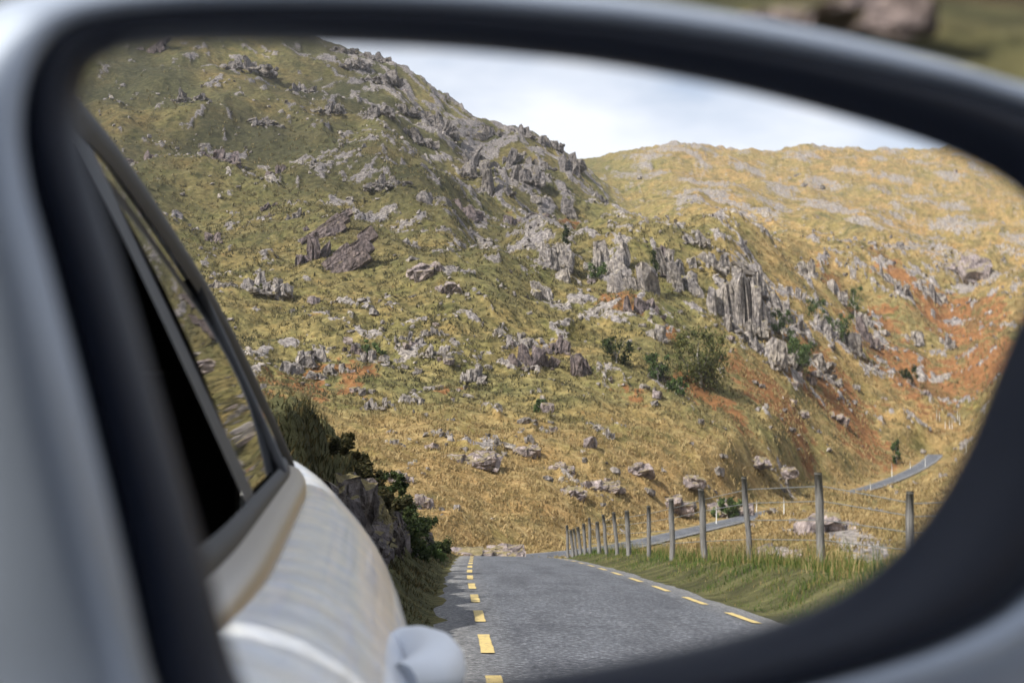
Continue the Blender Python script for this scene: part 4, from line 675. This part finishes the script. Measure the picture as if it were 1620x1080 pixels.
VLAB = {1108: 'small spreading olive green tree below the column cliff', 1265: 'round dark green holly bush below the rock tooth', 1238: 'upright green bush between the column cliff and the holly', 1292: 'green bush on the slope above the holly', 1352: 'bush highest up the rocky slope beyond the holly',
    943: 'light green bush in front of the rock pillars', 1330: 'dark bush against the broken crag beside the holly', 1072: 'small green bush below the spreading tree', 1440: 'small dark bush in the rust bracken', 1037: 'narrow dark conifer beside the rock pillars', 897: 'thin dark conifer on the crag above the slope',
    975: 'brown green bush beside the dark cleft crag', 1040: 'dark bush just to the near side of the spreading tree', 412: 'small yellow gorse below the low broken cliff', 860: 'low dark bush at the foot of the slope', 1150: 'golden bush against the pale ridge behind the fence', 1418: 'dark thin bush at the bend of the far road', 590: 'low dark bush beside upright slabs on the lower slope'}
for (k, u, v, w, h, px) in DATA['veg']:
    lm = {'tree': M_leafo, 'holly': M_leafg, 'conifer': M_leafd, 'gorse': M_leafo}.get(k, M_leafg if px % 3 else M_leafd)
    n = {'tree': 5200, 'holly': 4200}.get(k, 1500)
    plant({'tree': 'broadleaf_tree', 'holly': 'holly_bush', 'conifer': 'conifer_tree', 'gorse': 'gorse_bush'}.get(k, 'bush'), u, v, w*(1.1 if k == 'tree' else 1.4), h*(1.0 if k in ('tree', 'conifer') else 1.25), lm, n, 34 if k == 'tree' else 18, .16 if k == 'tree' else .14, VLAB[px], 'tree' if k in ('tree', 'conifer') else 'bush', 'cone' if k == 'conifer' else 'round')
# bare bleached limbs at the foot of the tree
# gorse on the shaded bank
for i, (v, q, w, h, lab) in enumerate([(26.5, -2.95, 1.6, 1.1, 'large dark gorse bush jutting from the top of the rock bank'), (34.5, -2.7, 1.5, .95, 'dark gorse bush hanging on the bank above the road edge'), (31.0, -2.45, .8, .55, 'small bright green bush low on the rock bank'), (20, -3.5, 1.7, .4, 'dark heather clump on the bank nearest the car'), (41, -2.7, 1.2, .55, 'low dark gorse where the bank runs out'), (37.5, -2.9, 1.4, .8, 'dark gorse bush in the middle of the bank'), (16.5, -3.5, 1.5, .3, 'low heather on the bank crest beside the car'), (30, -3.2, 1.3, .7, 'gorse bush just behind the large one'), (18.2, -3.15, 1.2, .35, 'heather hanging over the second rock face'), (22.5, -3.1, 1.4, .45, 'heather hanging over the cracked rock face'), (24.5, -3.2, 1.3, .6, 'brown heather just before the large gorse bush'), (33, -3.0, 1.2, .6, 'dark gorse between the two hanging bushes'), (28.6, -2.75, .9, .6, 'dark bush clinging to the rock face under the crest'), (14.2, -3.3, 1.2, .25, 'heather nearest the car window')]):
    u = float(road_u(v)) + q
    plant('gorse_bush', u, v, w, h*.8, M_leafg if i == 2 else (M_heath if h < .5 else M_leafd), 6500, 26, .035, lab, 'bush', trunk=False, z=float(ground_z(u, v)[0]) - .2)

# ------------------------------------------------------------------ fence
def make_wood():
    M, t, b = mat('weathered_post'); g = G(t); c = g.n('ShaderNodeTexCoord')
    a = g.noise(scaled(g, c.outputs['Object'], (40, 40, 2.5)), 1, 5, .65)
    col = g.ramp(a, [(.3, (.045, .042, .04)), (.5, (.135, .13, .125)), (.72, (.27, .26, .245))])
    g.l(col, b.inputs['Base Color']); b.inputs['Roughness'].default_value = .9
    bp = g.n('ShaderNodeBump'); bp.inputs['Strength'].default_value = .6; bp.inputs['Distance'].default_value = .01; g.l(a, bp.inputs['Height']); g.l(bp.outputs[0], b.inputs['Normal'])
    return M
M_wood = make_wood(); M_wire = plain('galvanised_wire', (.35, .36, .36), .5, .8); M_white = plain('white_marker_paint', (.56, .56, .54), .7, var=.1)
M_cut = plain('dark_post_top', (.09, .085, .075), .95, var=.3, scale=30)
P = DATA['posts']
fz = float(ground_z(P[0][0], P[0][1])[0])
fence = tag(empty('post_and_wire_fence', wpos(P[0][0], P[0][1], fz)), 'weathered grey wooden posts strung with wire along the verge', 'fence')
tops = []
for i, (u, v, h, ln) in enumerate(P):
    z0 = float(ground_z(u, v)[0]); hh = h + .05
    r = .064 + .009*math.sin(i*2.3)
    ln = ln + .05*math.sin(i*5.1 + 1); wb = .012*math.sin(i*3.7)
    pts = [(0, 0, -.3), (ln*.1, 0, .1), (ln*.35 + wb, .01, hh*.33), (ln*.7 - wb, .01, hh*.7), (ln, 0, hh)]
    me = tube_mesh('post', pts, [r*1.08, r*1.02, r*.96, r*1.0, r*.9], 10)
    o = link('post', me, M_wood, fence, (-(u - P[0][0]), v - P[0][1], z0 - fz))
    cap = tube_mesh('post_cap', [(ln*1.0, 0, hh - .02), (ln*1.0, 0, hh + .012)], [r*.95, r*.8], 10); link('post_top', cap, M_cut, o)
    tops.append((u - P[0][0], v - P[0][1], z0 - fz, hh, ln))
for f in (.28, .5, .7, .86):
    pts = [(a + l*f + .055, b, c_ + h*f) for a, b, c_, h, l in tops]
    pts = [(pts[0][0] + 1.5, pts[0][1] - 6, pts[0][2] + .1)] + pts
    link('wire', tube_mesh('wire', pts, .0065, 4), M_wire, fence)
for i, (u, v, h) in enumerate(DATA['markers']):
    me = tube_mesh('marker_post', [(0, 0, -.3), (.01, 0, h*.6), (-.015, 0, h)], .034, 8)
    tag(link('marker_post', me, M_white, None, wpos(u, v, float(ground_z(u, v)[0]))), 'thin white marker post beside the far stretch of road', 'post', 'white marker posts along the far road')
for i, (u, v, h) in enumerate(DATA['hedge_posts']):
    me = tube_mesh('white_stake', [(0, 0, -.3), (.03*math.sin(i), 0, h)], .042, 8)
    tag(link('white_stake', me, M_white, None, wpos(u, v, float(ground_z(u, v)[0]))), 'pale fence stake on the slope above the far road bend', 'stake', 'pale stakes above the far bend')

# ------------------------------------------------------------------ the car
M_paintc = plain('silver_car_paint', (.80, .85, .93), .34, .08, .6, var=.12, scale=16, bump=.7, bscale=13)
_t = M_paintc.node_tree; _m = [n for n in _t.nodes if n.type == 'MIX'][0]      # dirt film; bluish and buff reflections painted in as mottling
_m.inputs['A'].default_value = (.68, .75, .88, 1); _m.inputs['B'].default_value = (.92, .91, .88, 1)
_n = [n for n in _t.nodes if n.type == 'TEX_NOISE'][0]; _n.inputs['Scale'].default_value = 20
_r = _t.nodes.new('ShaderNodeMapRange'); _r.inputs['From Min'].default_value = .34; _r.inputs['From Max'].default_value = .66
_t.links.new(_n.outputs['Fac'], _r.inputs['Value']); _t.links.new(_r.outputs[0], _m.inputs['Factor'])
M_handle = plain('white_handle_plastic', (.78, .81, .86), .5, var=.03)
M_black = plain('black_trim', (.012, .013, .016), .42); M_rubber = plain('rubber_seal', (.010, .010, .011), .6)
M_trim = plain('satin_silver_trim', (.42, .39, .36), .28, .85)
M_cabin = plain('dark_cabin_cloth', (.018, .018, .021), .9, var=.3, scale=20)
def glass_mat(name, tint, alpha):
    M, t, b = mat(name); b.inputs['Base Color'].default_value = (*tint, 1); b.inputs['Roughness'].default_value = .02; b.inputs['Transmission Weight'].default_value = alpha
    b.inputs['IOR'].default_value = 1.45; return M
M_glassd = glass_mat('tinted_glass', (.012, .014, .015), 0.0); M_clear = glass_mat('clear_glass', (.9, .95, .93), 1.0)
CA = np.array([-.121, .9926]); CO = np.array([.9926, .121]); C0 = np.array([.036, 0.])
def cp(y, w, z):
    y, w, z = np.broadcast_arrays(np.asarray(y, float), np.asarray(w, float), np.asarray(z, float))
    return np.stack([C0[0] + CA[0]*y + CO[0]*w, C0[1] + CA[1]*y + CO[1]*w, z], -1)
CW = 1.74
def fs(y): return hermite([-2.05, -1.9, -1.5, -1.0, -.4, .2, .9, 1.8, 2.4, 2.9, 3.12, 3.2], [-.55, -.30, -.15, -.10, -.06, -.025, 0, 0, -.03, -.14, -.33, -.55], np.asarray(y, float))
def zsh(y): return hermite([-2.05, -1.2, -.4, .9, 1.8, 2.4, 2.9, 3.2], [.62, .76, .84, .895, .952, .995, 1.06, 1.03], np.asarray(y, float))
def zbl(y): return .907 + .0714*np.asarray(y, float)
def zrail(y): return hermite([-.62, -.3, .1, .5, 1.0, 1.28, 1.75, 2.05, 2.2, 2.26], [.875, 1.05, 1.24, 1.37, 1.42, 1.42, 1.34, 1.215, 1.13, 1.072], np.asarray(y, float))
def wbelt(y): return fs(y) - .150
def wglass(y, z): return wbelt(y) - .012 - .48*(z - zbl(y))
car = tag(empty('parked_car', wpos(*cp(.6, -CW/2, 0.))), 'silver car whose flank and window show along the mirror edge', 'car')
car_o = np.array(cp(.6, -CW/2, 0.))
def cl(name, Vv, F, material, parent=car, smooth=True):
    return link(name, mesh_np(name, np.asarray(Vv) - car_o, F, smooth), material, parent)
def both(Y, Wd, Zd):
    """grid (sections x profile) for the near flank and its mirror on the other side"""
    a = cp(Y, Wd, Zd); b = cp(Y, -CW - Wd, Zd); return a, b
ys = np.concatenate([np.linspace(-2.05, -1.7, 7), np.linspace(-1.6, 2.3, 50), np.linspace(2.36, 3.2, 22)])
BULGE = .045
def ztop(y): return np.maximum(zbl(y) - .036, zsh(y) + .05)
def wbody(y, z):
    z0 = .74*zsh(y); st = np.clip((z - z0)/(ztop(y) - z0), 0, 1)
    return fs(y) + BULGE - (.135 + BULGE)*(1 - np.sqrt(1 - np.minimum(st, .9999)**2))
PW, PZ = [], []
for w, zz in [(-.16, .18), (-.06, .26), (-.015, .38), (0, .52)]:
    PW.append(fs(ys) + BULGE + w); PZ.append(np.full_like(ys, zz))
for a in np.linspace(0, math.pi/2, 12):
    z0 = .74*zsh(ys); PW.append(fs(ys) + BULGE - (.135 + BULGE)*(1 - math.cos(a))); PZ.append(z0 + (ztop(ys) - z0)*math.sin(a))
PW, PZ = np.array(PW), np.array(PZ); PY = np.broadcast_to(ys, PW.shape)
a_, b_ = both(PY, PW, PZ); npf, nys = PW.shape
body = cl('body', np.vstack([a_.reshape(-1, 3), b_.reshape(-1, 3)]), [grid_faces(npf, nys), grid_faces(npf, nys)[:, ::-1] + npf*nys], M_paintc)
# bonnet, tail and deck: sheets from flank to flank
def across(name, y0, y1, n, zf, inset, material, crown=.04):
    yy = np.linspace(y0, y1, n); K = 13; t = np.linspace(0, 1, K)
    Wl = (fs(yy) + inset)[:, None]; ww = Wl + (-CW - 2*Wl)*t[None, :]
    zz = zf(yy)[:, None] + crown*(1 - (2*t[None, :] - 1)**2)
    return cl(name, cp(np.broadcast_to(yy[:, None], ww.shape), ww, zz).reshape(-1, 3), grid_faces(n, K), material)
across('bonnet', -2.04, -.72, 14, lambda y: ztop(y) - .003, -.14, M_paintc, .06)
across('tail', 2.2, 3.19, 16, lambda y: ztop(y) - .004, -.14, M_paintc, .03)
for yy, nm in ((-2.05, 'front_panel'), (3.2, 'rear_panel')):
    zc = np.linspace(.2, float(zsh(yy)) + .04, 6); t = np.linspace(0, 1, 9); Wl = float(fs(yy)) - .02
    g1 = cp(yy + np.zeros((6, 9)), np.broadcast_to(Wl + (-CW - 2*Wl)*t, (6, 9)), np.broadcast_to(zc[:, None], (6, 9)))
    cl(nm, g1.reshape(-1, 3), grid_faces(6, 9), M_paintc)
def strip(y, w, z, rad, name, material, parent=car, k=8, mirror=True):
    pts = cp(y, w, z) - car_o; o = link(name, tube_mesh(name, pts, rad, k), material, parent)
    if mirror:
        pts = cp(y, -CW - np.asarray(w), z) - car_o; link(name, tube_mesh(name, pts, rad, k), material, parent)
    return o
# belt trim: a bright rounded strip under the side windows
yb = np.linspace(-.55, 2.24, 60)
def ribbon(name, y, w0, z0, w1, z1, material, bulge=.012, mirror=True):
    K = 6; t = np.linspace(0, 1, K)[:, None]
    for sgn in ((0, 1) if mirror else (0,)):
        w = w0 + (w1 - w0)*t + bulge*np.sin(math.pi*t); z = z0 + (z1 - z0)*t + bulge*.6*np.sin(math.pi*t)
        if sgn: w = -CW - w
        cl(name, cp(np.broadcast_to(y, w.shape), w, z).reshape(-1, 3), grid_faces(K, len(y)), material)
ribbon('belt_trim', yb, wbelt(yb) + .022, zbl(yb) - .034, wbelt(yb) - .004, zbl(yb) - .002, M_trim, .010)
ribbon('window_seal', yb, wbelt(yb) - .003, zbl(yb) - .004, wglass(yb, zbl(yb) + .012) + .003, zbl(yb) + .014, M_rubber, .003)
# window frames (dark), drawn round the side glass
yr = np.linspace(-.60, 2.255, 70); zr_ = zrail(yr)
ribbon('window_frame', yr, wglass(yr, zr_ - .04) + .004, zr_ - .040, wglass(yr, zr_) + .006, zr_ + .012, M_rubber, .010)
# side glass: rear only on the near side, the driver's window is wound down
def pane(name, y0, y1, far=False):
    yy = np.linspace(y0, y1, 24); K = 10; t = np.linspace(0, 1, K)[:, None]
    z = (zbl(yy) + .004) + (zrail(yy) - .03 - zbl(yy))*t; w = wglass(yy, z) - .004 + .012*np.sin(math.pi*t)
    if far: w = -CW - w
    return cl(name, cp(np.broadcast_to(yy, w.shape), w, z).reshape(-1, 3), grid_faces(K, 24), M_glassd)
pane('rear_side_window', 1.22, 2.22); pane('side_window', -.4, 1.18, True); pane('side_window', 1.30, 2.22, True)
for y0, y1 in ((1.10, 1.23),):
    yy = np.linspace(y0, y1, 4); t = np.linspace(0, 1, 8)[:, None]; z = zbl(yy) + (zrail(yy) - .02 - zbl(yy))*t; w = wglass(yy, z) + .002
    for sgn in (0, 1):
        ww = -CW - w if sgn else w
        cl('door_pillar', cp(np.broadcast_to(yy, w.shape), ww, z).reshape(-1, 3), grid_faces(8, 4), M_rubber)
strip(np.full(5, 1.78), wglass(np.full(5, 1.78), np.linspace(1.04, 1.32, 5)) + .004, np.linspace(1.04, 1.32, 5), .010, 'glazing_bar', M_black)
# roof
yr2 = np.linspace(.35, 2.25, 30); K = 15; t = np.linspace(0, 1, K)[None, :]
Wl = (wglass(yr2, zrail(yr2)))[:, None] - .004; ww = Wl + (-CW - 2*Wl)*t; zz = zrail(yr2)[:, None] + .055*(1 - (2*t - 1)**4)*np.clip((zrail(yr2) - zbl(yr2))/.4, .1, 1)[:, None] + .004
cl('roof', cp(np.broadcast_to(yr2[:, None], ww.shape), ww, zz).reshape(-1, 3), grid_faces(30, K), M_paintc)
cl('headlining', cp(np.broadcast_to(yr2[:, None], ww.shape), ww, zz - .03).reshape(-1, 3), grid_faces(30, K), M_cabin)
yw = np.linspace(-.6, .345, 10); Wl = (wglass(yw, zrail(yw)))[:, None] - .03; ww = Wl + (-CW - 2*Wl)*t; zz = zrail(yw)[:, None] + .05*(1 - (2*t - 1)**2) - .01
cl('windscreen', cp(np.broadcast_to(yw[:, None] - .10*(1 - (2*t - 1)**2), ww.shape), ww, zz).reshape(-1, 3), grid_faces(10, K), M_clear)
# cabin: door card, seats, dashboard in dark cloth
def boxm(name, y0, y1, w0, w1, z0, z1, material=None, parent=car, bev=.05):
    bm = bmesh.new(); bmesh.ops.create_cube(bm, size=1)
    for v_ in bm.verts:
        p = cp(y0 + (v_.co.x + .5)*(y1 - y0), w0 + (v_.co.y + .5)*(w1 - w0), z0 + (v_.co.z + .5)*(z1 - z0)) - car_o; v_.co = (-p[0], p[1], p[2])
    bmesh.ops.bevel(bm, geom=bm.edges[:], offset=bev, segments=3, affect='EDGES', profile=.6); bmesh.ops.recalc_face_normals(bm, faces=bm.faces)
    me = bpy.data.meshes.new(name); bm.to_mesh(me); bm.free()
    return link(name, me, material or M_cabin, parent)
boxm('cabin_floor', -.7, 2.2, -1.60, -.16, .22, .30, bev=.02)
boxm('door_lining', -.5, 1.2, -.20, -.155, .32, .86, bev=.015); boxm('door_lining', -.5, 2.2, -1.66, -1.52, .32, .965, bev=.015); boxm('door_lining', 1.22, 2.2, -.22, -.175, .32, .93, bev=.015)
for w0 in (-.74, -1.48): 
    boxm('seat_cushion', .45, .95, w0, w0 + .48, .35, .52); boxm('seat_back', .92, 1.08, w0 + .02, w0 + .46, .48, 1.05); boxm('headrest', .98, 1.08, w0 + .13, w0 + .35, 1.08, 1.24)
boxm('rear_bench', 1.45, 2.0, -1.5, -.26, .35, .54); boxm('rear_seat_back', 1.93, 2.06, -1.58, -.24, .5, 1.20, bev=.02); boxm('dashboard', -.72, -.3, -1.5, -.26, .55, .84)
# door handle and shut lines
hy = np.linspace(.80, 1.02, 14); arch = np.sin(np.linspace(0, math.pi, 14))**.5
pts = cp(hy, wbody(hy, .868) - .006 + .030*arch, .868 + .012*(hy - .9)/.1*.3) - car_o
Vt, F, caps = tube(pts, .026 - .008*(1 - arch), 12); Vt = Vt.reshape(14, 12, 3)
link('door_handle', mesh_np('door_handle', Vt.reshape(-1, 3), [F, np.array(caps)]), M_handle, car)
for yl in (1.14, -.35):
    zz = np.linspace(.32, .86, 12); strip(np.full(12, yl), np.where(zz < .52, fs(yl) + BULGE + np.interp(zz, [.26, .38, .52], [-.06, -.015, 0]), wbody(np.full(12, yl), zz)) + .0015, zz, .004, 'door_gap', M_rubber)
M_tyre = plain('tyre_rubber', (.015, .015, .016), .85); M_rim = plain('alloy_rim', (.5, .5, .52), .3, .9)
for yw_ in (-1.05, 1.55):
    for wc in (-.11, -CW + .11):
        c0 = cp(yw_, wc, .31) - car_o
        wheel = bpy.data.objects.new('wheel', None); COL.objects.link(wheel); wheel.parent = car; wheel.location = (-c0[0], c0[1], c0[2])
        ax = np.array([CO[0], CO[1], 0])
        link('tyre', tube_mesh('tyre', [ax*-.10, ax*-.085, ax*.085, ax*.10], [.28, .31, .31, .28], 28), M_tyre, wheel)
        link('rim', tube_mesh('rim', [ax*-.103, ax*.103], [.2, .2], 20), M_rim, wheel)

# ------------------------------------------------------------------ the wing mirror
MI = DATA['mirror']; P0 = np.array(MI['p0']); T0 = np.array(MI['t']); N0 = np.array(MI['n']); UP = np.array([0, 0, 1.]); RAD = MI['R']
def cr_closed(pts, per=6):
    p = np.array(pts, float); n = len(p); o = []
    for i in range(n):
        a, b, c_, d_ = p[i-1], p[i], p[(i+1) % n], p[(i+2) % n]
        for k in range(per):
            t = k/per; o.append(.5*((2*b) + (-a + c_)*t + (2*a - 5*b + 4*c_ - d_)*t*t + (-a + 3*b - 3*c_ + d_)*t**3))
    return np.array(o)
def mp_(s, z, off): return P0 + np.outer(s, T0) + np.outer(z, UP) + np.outer(off, N0)
def sag(s, z): return -(s*s + z*z)/(2*RAD) - (s*s + z*z)**2/(8*RAD**3)
mirror = tag(empty('wing_mirror', tuple(P0 - .02*N0 - UP*.09)), 'silver wing mirror with black bezel reflecting road, fence and rocky hills', 'wing mirror')
MO = np.array(mirror.location)
def mloft(name, loops, material, smooth=True):
    Vm = np.vstack(loops) - MO; n = len(loops[0])
    return link(name, mesh_np(name, Vm, grid_faces(len(loops), n, True), smooth, flip=False), material, mirror)
GE = cr_closed(DATA['glass_edge']); LP = cr_closed(DATA['lip']); BO = cr_closed(DATA['bezel_outer']); SH = cr_closed(DATA['shell_outer'])
# convex glass: patch of a sphere
cen = np.array([GE[:, 0].mean(), GE[:, 1].mean()]); rings = np.linspace(0, 1.012, 61)
S_, Z_ = [], []
for k in rings[1:]: S_.append(cen[0] + (GE[:, 0] - cen[0])*k); Z_.append(cen[1] + (GE[:, 1] - cen[1])*k)
S_, Z_ = np.concatenate([[cen[0]], *S_]), np.concatenate([[cen[1]], *Z_])
Vg = mp_(S_, Z_, sag(S_, Z_)); nG = len(GE)
Fq = grid_faces(60, nG, True) + 1; Ft = np.stack([np.zeros(nG, int), 1 + np.arange(nG), 1 + (np.arange(nG)+1) % nG], -1)
M_mirror, t_, b = mat('silvered_convex_glass'); b.inputs['Base Color'].default_value = (.90, .905, .91, 1); b.inputs['Metallic'].default_value = 1; b.inputs['Roughness'].default_value = 0.0
me = mesh_np('mirror_glass', Vg - MO, [Fq[:, ::-1], Ft], True, flip=False)
cs = P0 - RAD*N0; nrm = (Vg - cs); nrm /= np.linalg.norm(nrm, axis=1)[:, None]
me.normals_split_custom_set_from_vertices([tuple(x) for x in nrm])
link('mirror_glass', me, M_mirror, mirror)
M_cap = plain('shaded_cap_paint', (.31, .355, .43), .36, .3, .6, var=.03, scale=3)  # car paint darkened: the housing's shade is put into the colour
M_bez = plain('black_bezel_plastic', (.009, .013, .026), .42, spec=.3, bump=.05, bscale=900)
one = np.ones(nG)
lerp = lambda a, b, k: a*(1-k) + b*k
def sg(X): return sag(X[:, 0], X[:, 1])
g0 = mp_(GE[:, 0], GE[:, 1], sg(GE) - .004); g1 = mp_(GE[:, 0], GE[:, 1], sg(GE) + .0008)
L5 = lerp(GE, LP, .5); LB = lerp(LP, BO, .5)
l0 = mp_(L5[:, 0], L5[:, 1], sg(L5) + .0028); l1 = mp_(LP[:, 0], LP[:, 1], sg(LP) + .0065); l2 = mp_(LB[:, 0], LB[:, 1], sg(LB) + .0095); b0 = mp_(BO[:, 0], BO[:, 1], sg(BO) + .0085); b1 = mp_(BO[:, 0], BO[:, 1], sg(BO) + .0)
mloft('bezel', [g0, g1, l0, l1, l2, b0, b1], M_bez)
C = np.array([SH[:, 0].mean(), SH[:, 1].mean()])
def sc_(k, off, base=SH): return mp_(C[0] + (base[:, 0] - C[0])*k, C[1] + (base[:, 1] - C[1])*k, one*off)
def so_(k, off):
    X = lerp(BO, SH, k); return mp_(X[:, 0], X[:, 1], sg(BO) + off)
s0 = so_(.03, .001); s1 = so_(.12, .0095); s2 = so_(.5, .006); s3 = so_(1, -.010)
mloft('housing_shell', [s0, s1, s2, s3, sc_(1.015, -.032), sc_(.97, -.062), sc_(.86, -.09), sc_(.66, -.112), sc_(.36, -.124), sc_(.02, -.127)], M_cap)
# arm down to the door
base = cp(-.16, float(wbelt(-.16)) + .03, .87); base = np.array([-base[0], base[1], base[2]])
top = P0 - N0*.06 - UP*.085 - T0*.07
pts = np.array([base + [0, 0, -.03], base*.6 + top*.4 + [0, 0, .005], top, top + UP*.03]) - MO
Vt, F, caps = tube(pts, [.045, .036, .034, .03], 14)
link('mirror_arm', mesh_np('mirror_arm', Vt, [F, np.array(caps)], True, flip=False), M_black, mirror)

# ------------------------------------------------------------------ haze: the thin damp air of the valley
M_h = bpy.data.materials.new('damp_air'); M_h.use_nodes = True; hn = M_h.node_tree; hn.nodes.clear()
ho = hn.nodes.new('ShaderNodeOutputMaterial'); hv = hn.nodes.new('ShaderNodeVolumePrincipled')
hv.inputs['Color'].default_value = (.95, .96, 1, 1); hv.inputs['Density'].default_value = .00017; hv.inputs['Anisotropy'].default_value = .2
hn.links.new(hv.outputs[0], ho.inputs['Volume'])
bm = bmesh.new(); bmesh.ops.create_cube(bm, size=1); bmesh.ops.scale(bm, vec=(3300, 3300, 276), verts=bm.verts); bmesh.ops.translate(bm, vec=(0, 0, 128), verts=bm.verts)
me = bpy.data.meshes.new('haze'); bm.to_mesh(me); bm.free()
tag(link('haze', me, M_h), 'thin damp air that pales the far hills', 'haze', kind='stuff')
